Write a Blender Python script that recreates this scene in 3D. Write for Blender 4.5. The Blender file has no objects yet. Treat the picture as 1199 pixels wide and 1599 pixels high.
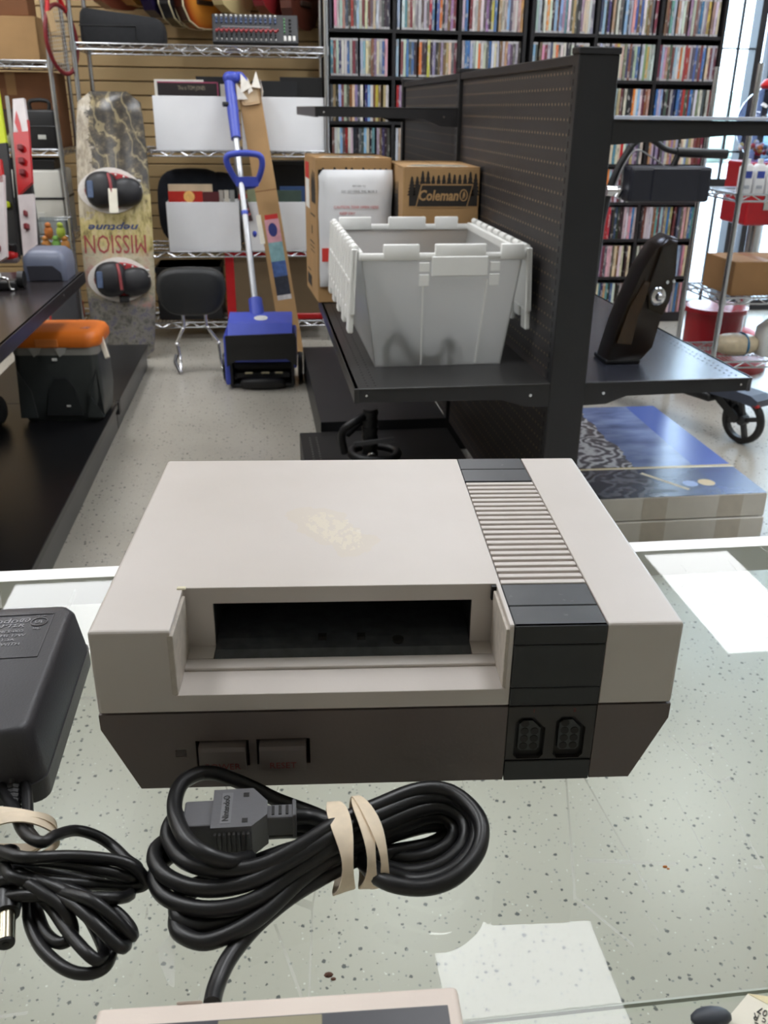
import bpy, bmesh, math, random
from mathutils import Vector, Matrix, noise
random.seed(7)
SC = bpy.context.scene
COL = SC.collection
PI = math.pi

# ------------------------------------------------------------------ camera
ZC = 0.965                                   # counter top height
CAM = Vector((0.0, 0.0, 1.256007))
PITCH, YAW, ROLL, FPX = math.radians(24.1164), math.radians(7.3281), math.radians(0.6868), 1405.87
F = Vector((math.sin(YAW)*math.cos(PITCH), math.cos(YAW)*math.cos(PITCH), -math.sin(PITCH)))
R0 = Vector((math.cos(YAW), -math.sin(YAW), 0)); U0 = R0.cross(F)
R = math.cos(ROLL)*R0 + math.sin(ROLL)*U0
U = -math.sin(ROLL)*R0 + math.cos(ROLL)*U0
cd = bpy.data.cameras.new('camera'); cam = bpy.data.objects.new('camera', cd); COL.objects.link(cam)
cd.sensor_fit = 'VERTICAL'; cd.sensor_height = 36.0; cd.sensor_width = 27.0
cd.lens = FPX/1599*36.0; cd.clip_start = 0.02; cd.clip_end = 200
cam.matrix_world = Matrix(((R.x, U.x, -F.x, CAM.x), (R.y, U.y, -F.y, CAM.y), (R.z, U.z, -F.z, CAM.z), (0, 0, 0, 1)))
cd.dof.use_dof = True; cd.dof.focus_distance = 0.52; cd.dof.aperture_fstop = cd.lens/1.25
SC.camera = cam

# ------------------------------------------------------------------ sky, exposure
SC.view_settings.view_transform = 'Standard'; SC.view_settings.look = 'None'
SC.view_settings.exposure = 0.12; SC.view_settings.gamma = 1.0
try: SC.view_settings.use_curve_mapping = False
except Exception: pass
W = bpy.data.worlds.new('sky'); SC.world = W; W.use_nodes = True
W.node_tree.nodes['Background'].inputs[0].default_value = (0.62, 0.79, 1.0, 1)
W.node_tree.nodes['Background'].inputs[1].default_value = 10.0
TROFFER = 15.0                                # radiance of the ceiling light diffusers
LIGHT_X = (-3.3, -1.34, 0.78, 2.72); LIGHT_Y = (1.73, 4.54)
CEIL = 3.4
SC.cycles.max_bounces = 8; SC.cycles.transparent_max_bounces = 16
SC.cycles.use_denoising = True
SC.cycles.sample_clamp_indirect = 6.0
SC.cycles.caustics_reflective = False; SC.cycles.caustics_refractive = False

# ------------------------------------------------------------------ placing helpers
def A(u, v, Y):                              # the point at depth Y seen at a pixel of the photograph
    d = F + R*((u-599.5)/FPX) - U*((v-799.5)/FPX)
    return CAM + d*(Y/d.y)
def AZ(u, v, z):
    d = F + R*((u-599.5)/FPX) - U*((v-799.5)/FPX)
    return CAM + d*((z-CAM.z)/d.z)
def V(*a): return Vector(a)

# ------------------------------------------------------------------ mesh builder
class MB:
    def __init__(s): s.bm = bmesh.new()
    def box(s, a, b, bev=0, seg=2, M=None):
        a, b = Vector(a), Vector(b)
        vs = []
        for x in (a.x, b.x):
            for y in (a.y, b.y):
                for z in (a.z, b.z): vs.append(s.bm.verts.new((x, y, z)))
        q = [(0,1,3,2),(4,6,7,5),(0,4,5,1),(2,3,7,6),(0,2,6,4),(1,5,7,3)]
        fs = [s.bm.faces.new([vs[i] for i in f]) for f in q]
        vset = set(vs)
        if bev:
            es = list({e for f in fs for e in f.edges})
            r = bmesh.ops.bevel(s.bm, geom=es, offset=bev, segments=seg, affect='EDGES', profile=0.5)
            vset = set(v for f in r['faces'] for v in f.verts) | {v for v in vs if v.is_valid}
        if M is not None:
            for v in vset: v.co = M @ v.co
        return s
    def bar(s, p, q, w, h=None, up=(0,0,1), bev=0):          # rectangular bar from p to q
        p, q = Vector(p), Vector(q); h = h or w
        d = (q-p); L = d.length; d.normalize(); up = Vector(up)
        if abs(d.dot(up)) > .98: up = Vector((0,1,0))
        x = d.cross(up).normalized(); z = x.cross(d)
        M = Matrix(((x.x, d.x, z.x, p.x), (x.y, d.y, z.y, p.y), (x.z, d.z, z.z, p.z), (0,0,0,1)))
        return s.box((-w/2, 0, -h/2), (w/2, L, h/2), bev, 1, M)
    def loft(s, rings, closed=False, cap=True):
        rr = [[s.bm.verts.new(p) for p in ring] for ring in rings]
        n = len(rr[0]); m = len(rr)
        for i in range(m if closed else m-1):
            a, b = rr[i], rr[(i+1) % m]
            for j in range(n):
                s.bm.faces.new((a[j], a[(j+1) % n], b[(j+1) % n], b[j]))
        if cap and not closed:
            s.bm.faces.new(list(reversed(rr[0]))); s.bm.faces.new(rr[-1])
        return s
    def tube(s, pts, r, n=8, closed=False, cap=True):
        pts = [Vector(p) for p in pts]; m = len(pts)
        rad = r if isinstance(r, (list, tuple)) else [r]*m
        rings = []; nx = None
        for i in range(m):
            if closed: t = pts[(i+1) % m]-pts[i-1]
            else: t = pts[min(i+1, m-1)]-pts[max(i-1, 0)]
            if t.length < 1e-9: t = Vector((0,0,1))
            t.normalize()
            if nx is None:
                nx = t.orthogonal().normalized()
            nx = (nx - t*nx.dot(t))
            if nx.length < 1e-6: nx = t.orthogonal()
            nx.normalize(); ny = t.cross(nx)
            rings.append([pts[i]+(nx*math.cos(2*PI*k/n)+ny*math.sin(2*PI*k/n))*rad[i] for k in range(n)])
        return s.loft(rings, closed, cap)
    def cyl(s, p, q, r, n=14, r2=None):
        return s.tube([p, q], [r, r if r2 is None else r2], n)
    def prism(s, poly, a, b, plane='xz', M=None):             # poly extruded along the third axis a..b
        def P(u, v, w):
            p = {'xz': (u, w, v), 'xy': (u, v, w), 'yz': (w, u, v)}[plane]
            return (M @ Vector(p)) if M is not None else Vector(p)
        A_ = [s.bm.verts.new(P(u, v, a)) for u, v in poly]; B_ = [s.bm.verts.new(P(u, v, b)) for u, v in poly]
        n = len(poly)
        for i in range(n): s.bm.faces.new((A_[i], A_[(i+1) % n], B_[(i+1) % n], B_[i]))
        s.bm.faces.new(list(reversed(A_))); s.bm.faces.new(B_)
        return s
    def lathe(s, prof, n=20, c=(0,0,0), axis='z', M=None):
        rings = []
        for r, h in prof:
            ring = []
            for k in range(n):
                a = 2*PI*k/n; x, y = max(r, 1e-5)*math.cos(a), max(r, 1e-5)*math.sin(a)
                p = {'z': Vector((x, y, h)), 'y': Vector((x, h, y)), 'x': Vector((h, x, y))}[axis]
                p = (M @ p) if M is not None else p + Vector(c)
                ring.append(p)
            rings.append(ring)
        if prof[0] == prof[-1]: return s.loft(rings[:-1], True)
        return s.loft(rings)
    def sell(s, c, r, e1=1.0, e2=1.0, nu=20, nv=12, M=None):  # superellipsoid
        def f(w, m): return math.copysign(abs(w)**m, w)
        c = Vector(c); rings = []
        for j in range(nv+1):
            ph = -PI/2+PI*j/nv; ph = max(min(ph, PI/2-.03), -PI/2+.03)
            ring = []
            for k in range(nu):
                th = 2*PI*k/nu
                p = Vector((r[0]*f(math.cos(ph), e1)*f(math.cos(th), e2), r[1]*f(math.cos(ph), e1)*f(math.sin(th), e2), r[2]*f(math.sin(ph), e1)))
                p = (M @ p) if M is not None else p
                ring.append(p+c)
            rings.append(ring)
        return s.loft(rings)
    def build(s, name, mat=None, parent=None, loc=None, rot=None, smooth=False, recalc=True):
        if recalc: bmesh.ops.recalc_face_normals(s.bm, faces=s.bm.faces[:])
        me = bpy.data.meshes.new(name); s.bm.to_mesh(me); s.bm.free()
        if smooth:
            for p in me.polygons: p.use_smooth = True
            try: me.set_sharp_from_angle(angle=math.radians(56))
            except Exception: pass
        return link(name, me, mat, parent, loc, rot)
def link(name, me, mat=None, parent=None, loc=None, rot=None):
    o = bpy.data.objects.new(name, me); COL.objects.link(o)
    if mat is not None:
        me.materials.clear(); me.materials.append(mat)
    if parent is not None: o.parent = parent
    if loc is not None: o.location = loc
    if rot is not None: o.rotation_euler = rot
    return o
def tag(o, label, cat, group=None, kind=None):
    o['label'] = label; o['category'] = cat
    if group: o['group'] = group
    if kind: o['kind'] = kind
    return o
def thing(name, label, cat, loc=(0,0,0), rz=0, group=None, rot=None):
    o = bpy.data.objects.new(name, None); COL.objects.link(o); o.empty_display_size = .05
    o.location = loc; o.rotation_euler = rot if rot else (0, 0, rz)
    return tag(o, label, cat, group)
def struct(o):
    o['kind'] = 'structure'; return o
def spline(pts, n=8, closed=False):                            # Catmull-Rom through points
    P = [Vector(p) for p in pts]; m = len(P); out = []
    for i in range(m if closed else m-1):
        g = (lambda k: P[k % m]) if closed else (lambda k: P[min(max(k, 0), m-1)])
        p0, p1, p2, p3 = g(i-1), g(i), g(i+1), g(i+2)
        for k in range(n):
            t = k/n
            out.append(.5*((2*p1)+(p2-p0)*t+(2*p0-5*p1+4*p2-p3)*t*t+(3*p1-p0-3*p2+p3)*t**3))
    if not closed: out.append(P[-1].copy())
    return out
def text(name, s, size, mat, parent, M, ext=.0003, align='CENTER', shear=0.0, sx=1.0, bold=0.0):
    c = bpy.data.curves.new(name, 'FONT'); c.body = s; c.size = size; c.extrude = ext; c.align_x = align; c.align_y = 'CENTER'
    c.shear = shear; c.resolution_u = 2; c.offset = bold
    o = bpy.data.objects.new(name, c); COL.objects.link(o)
    dg = bpy.context.evaluated_depsgraph_get()
    me = bpy.data.meshes.new_from_object(o.evaluated_get(dg)); bpy.data.objects.remove(o); bpy.data.curves.remove(c)
    me.name = name
    me.transform(M @ Matrix.Diagonal((sx, 1, 1, 1)))
    return link(name, me, mat, parent)
def frame(p, ex, ey):                                          # matrix with local x=ex, y=ey (text plane)
    ex = Vector(ex).normalized(); ey = Vector(ey); ey = (ey-ex*ey.dot(ex)).normalized(); ez = ex.cross(ey); p = Vector(p)
    return Matrix(((ex.x, ey.x, ez.x, p.x), (ex.y, ey.y, ez.y, p.y), (ex.z, ey.z, ez.z, p.z), (0,0,0,1)))
FRONT = lambda p: frame(p, (1,0,0), (0,0,1))                   # text facing -y
def boolean(obj, cutters, bevel=0):
    for c in cutters:
        m = obj.modifiers.new('b', 'BOOLEAN'); m.operation = 'DIFFERENCE'; m.object = c; m.solver = 'EXACT'
    if bevel:
        m = obj.modifiers.new('v', 'BEVEL'); m.width = bevel; m.segments = 2; m.limit_method = 'ANGLE'; m.angle_limit = math.radians(40)
    bpy.context.view_layer.update()
    dg = bpy.context.evaluated_depsgraph_get()
    me = bpy.data.meshes.new_from_object(obj.evaluated_get(dg))
    obj.modifiers.clear(); old = obj.data; obj.data = me; me.name = old.name; bpy.data.meshes.remove(old)
    for c in cutters:
        d = c.data; bpy.data.objects.remove(c); bpy.data.meshes.remove(d)
    return obj

# ------------------------------------------------------------------ materials
def lin(c):
    return tuple(((x/255)/12.92 if x/255 <= .04045 else ((x/255+.055)/1.055)**2.4) for x in c[:3])+(1,)
MATS = {}
class NT:
    def __init__(s, name):
        s.m = bpy.data.materials.new(name); s.m.use_nodes = True; s.t = s.m.node_tree; s.N = s.t.nodes; s.L = s.t.links
        s.b = s.N['Principled BSDF']; s.out = s.N['Material Output']
    def n(s, t, **k):
        o = s.N.new(t)
        for a, v in k.items():
            if a in ('i',):
                for kk, vv in v.items():
                    if hasattr(vv, 'is_output') or isinstance(vv, bpy.types.NodeSocket): s.L.new(vv, o.inputs[kk])
                    else: o.inputs[kk].default_value = vv
            else: setattr(o, a, v)
        return o
    def math(s, op, a, b=0.0, c=None):
        o = s.n('ShaderNodeMath', operation=op)
        for i, x in enumerate((a, b) if c is None else (a, b, c)):
            if isinstance(x, bpy.types.NodeSocket): s.L.new(x, o.inputs[i])
            else: o.inputs[i].default_value = x
        return o.outputs[0]
    def mix(s, f, a, b):
        o = s.n('ShaderNodeMix', data_type='RGBA')
        for i, x in ((0, f), (6, a), (7, b)):
            if isinstance(x, bpy.types.NodeSocket): s.L.new(x, o.inputs[i])
            elif i == 0: o.inputs[0].default_value = x
            else: o.inputs[i].default_value = x
        return o.outputs[2]
    def ramp(s, f, stops, const=False):
        o = s.n('ShaderNodeValToRGB'); s.L.new(f, o.inputs[0]); e = o.color_ramp.elements
        if const: o.color_ramp.interpolation = 'CONSTANT'
        while len(e) < len(stops): e.new(.5)
        for i, (p, c) in enumerate(stops): e[i].position = p; e[i].color = c
        return o.outputs[0]
    def coord(s, k='Object'): return s.n('ShaderNodeTexCoord').outputs[k]
    def noise(s, v, scale, detail=3, rough=.5):
        return s.n('ShaderNodeTexNoise', i={'Vector': v, 'Scale': scale, 'Detail': detail, 'Roughness': rough}).outputs['Fac']
    def map(s, v, scale=(1,1,1), loc=(0,0,0), rot=(0,0,0)):
        return s.n('ShaderNodeMapping', i={'Vector': v, 'Scale': scale, 'Location': loc, 'Rotation': rot}).outputs[0]
    def bump(s, h, st=.2, d=.001):
        s.L.new(s.n('ShaderNodeBump', i={'Height': h, 'Strength': st, 'Distance': d}).outputs[0], s.b.inputs['Normal'])
    def base(s, x):
        if isinstance(x, bpy.types.NodeSocket): s.L.new(x, s.b.inputs['Base Color'])
        else: s.b.inputs['Base Color'].default_value = x
def mat(name, col, rough=.5, metal=0.0, var=.06, vs=12, bump=0, bs=200, spec=.5):
    if name in MATS: return MATS[name]
    t = NT(name); c = lin(col)
    co = t.coord()
    if var:
        nz = t.noise(co, vs, 4)
        d = tuple(x*(1-var) for x in c[:3])+(1,); u = tuple(min(1, x*(1+var)) for x in c[:3])+(1,)
        t.base(t.ramp(nz, [(.35, d), (.65, u)]))
    else: t.base(c)
    t.b.inputs['Roughness'].default_value = rough; t.b.inputs['Metallic'].default_value = metal
    t.b.inputs['Specular IOR Level'].default_value = spec
    if bump: t.bump(t.noise(co, bs, 2), bump, .0006)
    MATS[name] = t.m; return t.m
BLACK = mat('black_steel', (33, 33, 36), .42, 0, .1, 6)
BLACKP = mat('black_plastic', (26, 26, 28), .45, 0, .08, 20)
RUBBER = mat('black_rubber', (24, 24, 26), .38, 0, .05, 40)
CHROME = mat('chrome_wire', (200, 202, 206), .25, 1.0, .05, 5)
ALU = mat('aluminium', (214, 215, 214), .35, .7, .03, 3)
WHITEP = mat('white_plastic', (226, 226, 224), .45, 0, .02, 10)
CARD = mat('cardboard', (172, 136, 92), .8, 0, .06, 8, .15, 120)
CARDD = mat('cardboard_dark', (120, 78, 48), .8, 0, .06, 8)
INKB = mat('black_ink', (28, 27, 26), .7, 0, 0)
INKW = mat('white_ink', (235, 235, 232), .6, 0, 0)
INKR = mat('red_ink', (196, 40, 36), .6, 0, 0)
BLUE = mat('blue_plastic', (66, 82, 184), .4, 0, .06, 10)
RED = mat('red_plastic', (196, 30, 34), .35, 0, .06, 10)
STEEL = mat('bright_steel', (225, 225, 228), .18, 1.0, 0)
PAPER = mat('paper', (236, 230, 214), .8, 0, .03, 20)
def glass(name, tint, refl=1.0, rough=.0):
    t = NT(name)
    fr = t.n('ShaderNodeFresnel', i={'IOR': 1.5}).outputs[0]
    bf = t.n('ShaderNodeNewGeometry').outputs['Backfacing']
    fac = t.math('MULTIPLY', t.math('MULTIPLY', fr, t.math('SUBTRACT', 1.0, bf)), refl)
    fac = t.math('MINIMUM', fac, 1.0)
    tr = t.n('ShaderNodeBsdfTransparent', i={'Color': lin(tint)})
    gl = t.n('ShaderNodeBsdfGlossy', i={'Color': (1,1,1,1), 'Roughness': rough})
    mx = t.n('ShaderNodeMixShader', i={0: fac}); t.L.new(tr.outputs[0], mx.inputs[1]); t.L.new(gl.outputs[0], mx.inputs[2])
    t.L.new(mx.outputs[0], t.out.inputs['Surface']); return t.m
GLASS = glass('pane_glass', (253, 255, 254), .8)
THINGLASS = glass('clear_plastic', (240, 243, 246), 1.0, .05)
def emit(name, col, s):
    t = NT(name); e = t.n('ShaderNodeEmission', i={'Color': lin(col), 'Strength': s}); t.L.new(e.outputs[0], t.out.inputs['Surface']); return t.m

def floor_mat():
    t = NT('speckled_vinyl'); co = t.coord('Object')
    base = t.ramp(t.noise(co, 1.7, 3), [(.3, lin((170, 165, 155))), (.7, lin((182, 177, 167)))])
    def flecks(sc, th, off):
        v = t.n('ShaderNodeTexVoronoi', i={'Vector': t.map(co, (1,1,1), off), 'Scale': sc, 'Randomness': 1.0})
        rnd = t.n('ShaderNodeSeparateColor', i={0: v.outputs['Color']}).outputs[0]
        wob = t.math('MULTIPLY', t.noise(co, 260, 2), .28)
        near = t.math('LESS_THAN', t.math('ADD', v.outputs['Distance'], wob), t.math('MULTIPLY', rnd, th))
        return t.math('MULTIPLY', near, t.math('GREATER_THAN', rnd, .45))
    c = t.mix(flecks(85, .30, (3,1,0)), base, lin((206, 206, 200)))
    c = t.mix(flecks(66, .42, (0,0,0)), c, lin((84, 86, 86)))
    c = t.mix(flecks(110, .40, (7,2,0)), c, lin((128, 130, 128)))
    t.base(c); t.b.inputs['Roughness'].default_value = .27; t.b.inputs['Specular IOR Level'].default_value = .38
    t.bump(t.noise(co, 6, 3), .06, .003)
    return t.m
def peg_mat(col, pitch_a, pitch_b, r, ax, hole=(150, 128, 100)):
    t = NT('pegboard'); co = t.n('ShaderNodeSeparateXYZ', i={0: t.coord('Object')}).outputs
    fa = t.math('SUBTRACT', t.math('FRACT', t.math('DIVIDE', co[ax], pitch_a)), .5)
    fb = t.math('SUBTRACT', t.math('FRACT', t.math('DIVIDE', co[2 if ax != 2 else 1], pitch_b)), .5)
    d = t.math('ADD', t.math('POWER', t.math('MULTIPLY', fa, pitch_a), 2.0), t.math('POWER', t.math('MULTIPLY', fb, pitch_b), 2.0))
    t.base(t.mix(t.math('LESS_THAN', d, r*r), lin(col), lin(hole)))
    t.b.inputs['Roughness'].default_value = .5
    return t.m

# ------------------------------------------------------------------ the room
m = MB(); m.box((-4, -3, -.06), (5.2, 6.15, 0)); FLOOR = struct(m.build('floor', floor_mat()))
m = MB(); m.box((-4, -3, CEIL), (5.2, 6.15, CEIL+.05)); struct(m.build('ceiling', mat('ceiling_tile', (225, 225, 220), .9, 0, .04, 60)))
WALLM = mat('wall_paint', (205, 200, 190), .85, 0, .03, 3)
m = MB(); m.box((-4.1, -3, 0), (-4, 6.15, CEIL)); struct(m.build('wall_left', WALLM))
m = MB(); m.box((5.2, -3, 0), (5.3, 6.15, CEIL)); struct(m.build('wall_right', WALLM))
m = MB(); m.box((-4, -3.1, 0), (5.2, -3, CEIL)); struct(m.build('wall_rear', WALLM))
m = MB(); m.box((-4, 6.07, 0), (2.74, 6.15, CEIL)); m.box((2.74, 6.07, 3.0), (5.2, 6.15, CEIL))
wb = struct(m.build('wall_back', mat('slatwall_groove', (92, 74, 52), .8, 0, .05, 6)))
SLAT = mat('slatwall', (196, 168, 122), .6, 0, .05, 4)
me = None
for k in range(40):
    z0 = .02+k*.0762
    if me is None:
        m = MB(); m.box((-3.9, 6.05, 0), (.36, 6.07, .070), .003, 1); o = m.build('slat', SLAT, wb, (0, 0, z0)); me = o.data
    else: link('slat', me, None, wb, (0, 0, z0))
# ceiling lights
DIFF = emit('light_diffuser', (250, 252, 255), TROFFER)
tf = MB(); tf.box((-.32, -.63, -.012), (-.295, .63, 0)); tf.box((.295, -.63, -.012), (.32, .63, 0)); tf.box((-.32, -.63, -.012), (.32, -.605, 0)); tf.box((-.32, .605, -.012), (.32, .63, 0))
td = MB(); td.box((-.295, -.605, -.006), (.295, .605, -.002))
fo = None
XN = ('far left', 'left', 'middle', 'right'); YN = ('above the counter', 'at the back of the shop')
for i, x in enumerate(LIGHT_X):
    for j, y in enumerate(LIGHT_Y):
        r = thing('ceiling_light', f'recessed white ceiling light panel, {XN[i]} column, {YN[j]}', 'light', (x, y, CEIL-.001), 0, 'ceiling light panels')
        if fo is None:
            fo = tf.build('frame', mat('white_metal', (230, 230, 228), .5, 0, 0), r); do = td.build('diffuser', DIFF, r)
        else: link('frame', fo.data, None, r); link('diffuser', do.data, None, r)

# windows in the back wall, right
WF = mat('dark_frame', (38, 36, 40), .5, 0, .1, 5)
def window(n, x0, x1, bars, rails):
    r = bpy.data.objects.new(f'window_{n}', None); COL.objects.link(r); r['kind'] = 'structure'; r.location = ((x0+x1)/2, 6.0, 0); cx = (x0+x1)/2
    m = MB(); w = .045
    m.box((x0-cx-w, -.03, .0), (x0-cx, .07, 3.0)); m.box((x1-cx, -.03, .0), (x1-cx+w, .07, 3.0))
    m.box((x0-cx, -.03, 0), (x1-cx, .07, .07)); m.box((x0-cx, -.03, 2.93), (x1-cx, .07, 3.0)); m.build('frame', WF, r)
    for b in bars:
        m = MB(); m.box((b-cx-.008, -.012, .07), (b-cx+.008, .004, 2.93)); m.build('bar', WF, r)
    for z, h in rails:
        m = MB(); m.box((x0-cx, -.02, z), (x1-cx, .03, z+h)); m.build('rail', WF, r)
    m = MB(); m.box((x0-cx, .02, .07), (x1-cx, .026, 2.93)); m.build('pane', GLASS, r)
window(1, 2.85, 3.07, (2.965,), ((.79, .07), (1.02, .012), (1.62, .008)))
window(2, 3.22, 3.9, (3.33, 3.47, 3.62, 3.76), ((.79, .04),))
window(3, 4.05, 5.1, (4.25, 4.5, 4.75), ((.79, .04),))
m = MB(); m.box((-30, 6.15, -.12), (40, 60, -.02)); g = m.build('pavement', mat('concrete', (178, 180, 182), .9, 0, .06, .8)); struct(g)
# low far trees and a parked stretch beyond the pane
m = MB()
for k in range(7): m.sell((4+k*2.6+random.random(), 26+random.random()*3, .9), (1.5, 1.2, 1.0+.4*random.random()), 1, 1, 12, 8)
o = m.build('tree_line', mat('leaf_green', (170, 186, 170), .8, 0, .2, 2)); tag(o, 'pale green row of trees far beyond the shop window', 'trees', None, 'stuff')

# ------------------------------------------------------------------ glass display counter
r = thing('display_counter', 'long glass topped display counter with aluminium edge in the foreground', 'counter', (0, 0, 0))
def scratched():
    t = NT('counter_glass')
    fr = t.n('ShaderNodeFresnel', i={'IOR': 1.5}).outputs[0]
    bf = t.n('ShaderNodeNewGeometry').outputs['Backfacing']
    fac = t.math('MINIMUM', t.math('MULTIPLY', t.math('MULTIPLY', fr, t.math('SUBTRACT', 1.0, bf)), .43), 1.0)
    tr = t.n('ShaderNodeBsdfTransparent', i={'Color': lin((253, 255, 253))})
    gl = t.n('ShaderNodeBsdfGlossy', i={'Color': (1,1,1,1), 'Roughness': .015})
    mx = t.n('ShaderNodeMixShader', i={0: fac}); t.L.new(tr.outputs[0], mx.inputs[1]); t.L.new(gl.outputs[0], mx.inputs[2])
    # fine wear scratches: thin wandering lines in three directions
    co = t.coord(); tot = None
    for ang, sc, th in ((.4, 9, .006), (1.5, 7, .005), (2.3, 11, .005)):
        mp = t.map(co, (sc, sc*.35, 1), (ang, ang*2, 0), (0, 0, ang))
        v = t.n('ShaderNodeTexVoronoi', feature='DISTANCE_TO_EDGE', i={'Vector': mp, 'Scale': 2.0})
        ln = t.math('LESS_THAN', v.outputs['Distance'], th)
        ln = t.math('MULTIPLY', ln, t.math('GREATER_THAN', t.noise(mp, 3.1, 2), .58))
        tot = ln if tot is None else t.math('MAXIMUM', tot, ln)
    df = t.n('ShaderNodeBsdfDiffuse', i={'Color': (.8, .8, .8, 1)})
    m2 = t.n('ShaderNodeMixShader', i={0: t.math('MULTIPLY', t.math('MULTIPLY', tot, t.math('SUBTRACT', 1.0, bf)), .22)})
    t.L.new(mx.outputs[0], m2.inputs[1]); t.L.new(df.outputs[0], m2.inputs[2])
    t.L.new(m2.outputs[0], t.out.inputs['Surface']); return t.m
CG = scratched()
m = MB(); m.box((-1.5, .2099, ZC-.006), (1.9, .556, ZC)); m.build('glass_top', CG, r)
m = MB(); m.box((-1.5, -.02, ZC-.006), (1.9, .2091, ZC)); m.build('glass_top', CG, r)
m = MB(); m.box((-1.5, .2091, ZC-.0022), (1.9, .2099, ZC-.0002)); m.build('joint', mat('joint_grey', (176, 182, 172), .4, 0, 0), r)
m = MB(); m.box((-1.5, .556, ZC-.02), (1.9, .5715, ZC+.0004), .0002, 1); m.build('edge_rail', mat('bright_aluminium', (235, 235, 233), .4, .3, .02, 2), r)
m = MB(); m.box((-1.5, .568, .10), (1.9, .574, ZC-.02)); m.build('front_pane', GLASS, r)
m = MB(); m.box((-1.5, .556, 0), (1.9, .575, .10)); m.build('bottom_rail', ALU, r)
for x in (-1.5, 1.87):
    m = MB(); m.box((x, .556, .1), (x+.03, .5715, ZC-.02)); m.build('corner_post', ALU, r)

# ------------------------------------------------------------------ game console
NESM = V(.04554, .32739, ZC)
r = thing('game_console', 'grey and white retro game console with open cartridge slot in the foreground', 'game console', NESM, math.radians(-4.186))
def shell_mat():
    t = NT('console_light_plastic'); co = t.coord()
    c = t.ramp(t.noise(co, 14, 4), [(.3, lin((199, 191, 184))), (.7, lin((206, 198, 192)))])
    sp = t.n('ShaderNodeSeparateXYZ', i={0: t.map(t.map(co, (1,1,1), (.024, -.098, 0)), (1,1,1), (0,0,0), (0, 0, -.5))}).outputs
    d = t.math('ADD', t.math('POWER', t.math('DIVIDE', sp[0], .014), 2.0), t.math('POWER', t.math('DIVIDE', sp[1], .032), 2.0))
    res = t.math('LESS_THAN', t.math('ADD', d, t.math('MULTIPLY', t.noise(co, 130, 4, .7), 1.6)), 1.35)
    fl = t.math('MULTIPLY', res, t.math('GREATER_THAN', t.noise(t.map(co, (1, .5, 1), (0,0,0), (0,0,.4)), 420, 3), .47))
    c = t.mix(t.math('MULTIPLY', fl, .5), c, lin((224, 216, 196)))                      # old sticker residue
    stn = t.math('MULTIPLY', t.math('LESS_THAN', t.math('ADD', t.math('MULTIPLY', d, .22), t.noise(co, 60, 4)), .75), .25)
    c = t.mix(stn, c, lin((205, 190, 160)))
    t.base(c); t.b.inputs['Roughness'].default_value = .42
    t.bump(t.noise(co, 900, 2), .12, .0002); return t.m
def dusty_black():
    t = NT('console_black_plastic'); co = t.coord()
    w = t.math('MULTIPLY', t.math('GREATER_THAN', t.noise(co, 170, 5, .7), .66), .35)
    c = t.mix(w, lin((45, 47, 51)), lin((120, 122, 124)))
    c = t.mix(t.ramp(t.noise(co, 40, 3), [(.45, (0,0,0,1)), (.7, (.35,.35,.35,1))]), c, lin((66, 68, 72)))
    t.base(c); t.b.inputs['Roughness'].default_value = .36; return t.m
NLIGHT = shell_mat(); NBLK = dusty_black()
NDARK = mat('console_grey_plastic', (102, 92, 89), .5, 0, .03, 20, .1, 700)
NFACE = mat('console_black_face', (38, 40, 43), .42, 0, .04, 30)
m = MB(); m.box((-.128, 0, .0468), (.128, .203, .089), .0018, 3); up = m.build('upper_shell', NLIGHT, r)
cut = []
def cb(a, b):
    m = MB(); m.box(a, b); o = m.build('cut', None, r); cut.append(o)
cb((-.0935, -.01, .0563), (.0515, .0375, .10)); cb((-.0803, .02, .0578), (.0405, .165, .0805)); cb((.0535, -.01, .0862), (.0945, .21, .10)); cb((.0535, -.01, .03), (.0945, .0015, .10))
cb((-.0803, .0265, .0500), (.0405, .05, .0700))
bpy.context.view_layer.update(); boolean(up, cut, .0005); cut = []
up.data.materials.clear(); up.data.materials.append(NLIGHT)
# step across the ledge, thin side door rails
m = MB(); m.box((-.0930, .0185, .0560), (.0512, .0265, .0578), .0006, 2); m.box((-.0930, .0265, .0560), (-.0803, .0375, .0578)); m.box((.0405, .0265, .0560), (.0512, .0375, .0578)); m.build('ledge', NLIGHT, r, smooth=True)
m = MB(); m.box((-.0948, -.0004, .0568), (-.0922, .0345, .0868), .0004, 2); m.build('door_rail', mat('worn_light_plastic', (190, 181, 170), .5, 0, .1, 200), r)
m = MB(); m.box((.0500, .0004, .0568), (.0524, .0350, .0868), .0004, 2); m.build('door_rail', MATS['worn_light_plastic'], r)
m = MB(); m.box((-.0962, .036, .0885), (-.092, .0385, .0896), .0004, 1); m.build('tape_scrap', mat('old_tape', (226, 218, 190), .6, 0, .05, 300), r)
m = MB(); m.box((.0492, .0352, .0815), (.0526, .0382, .0885)); m.build('hinge_gap', INKB, r)
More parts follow.
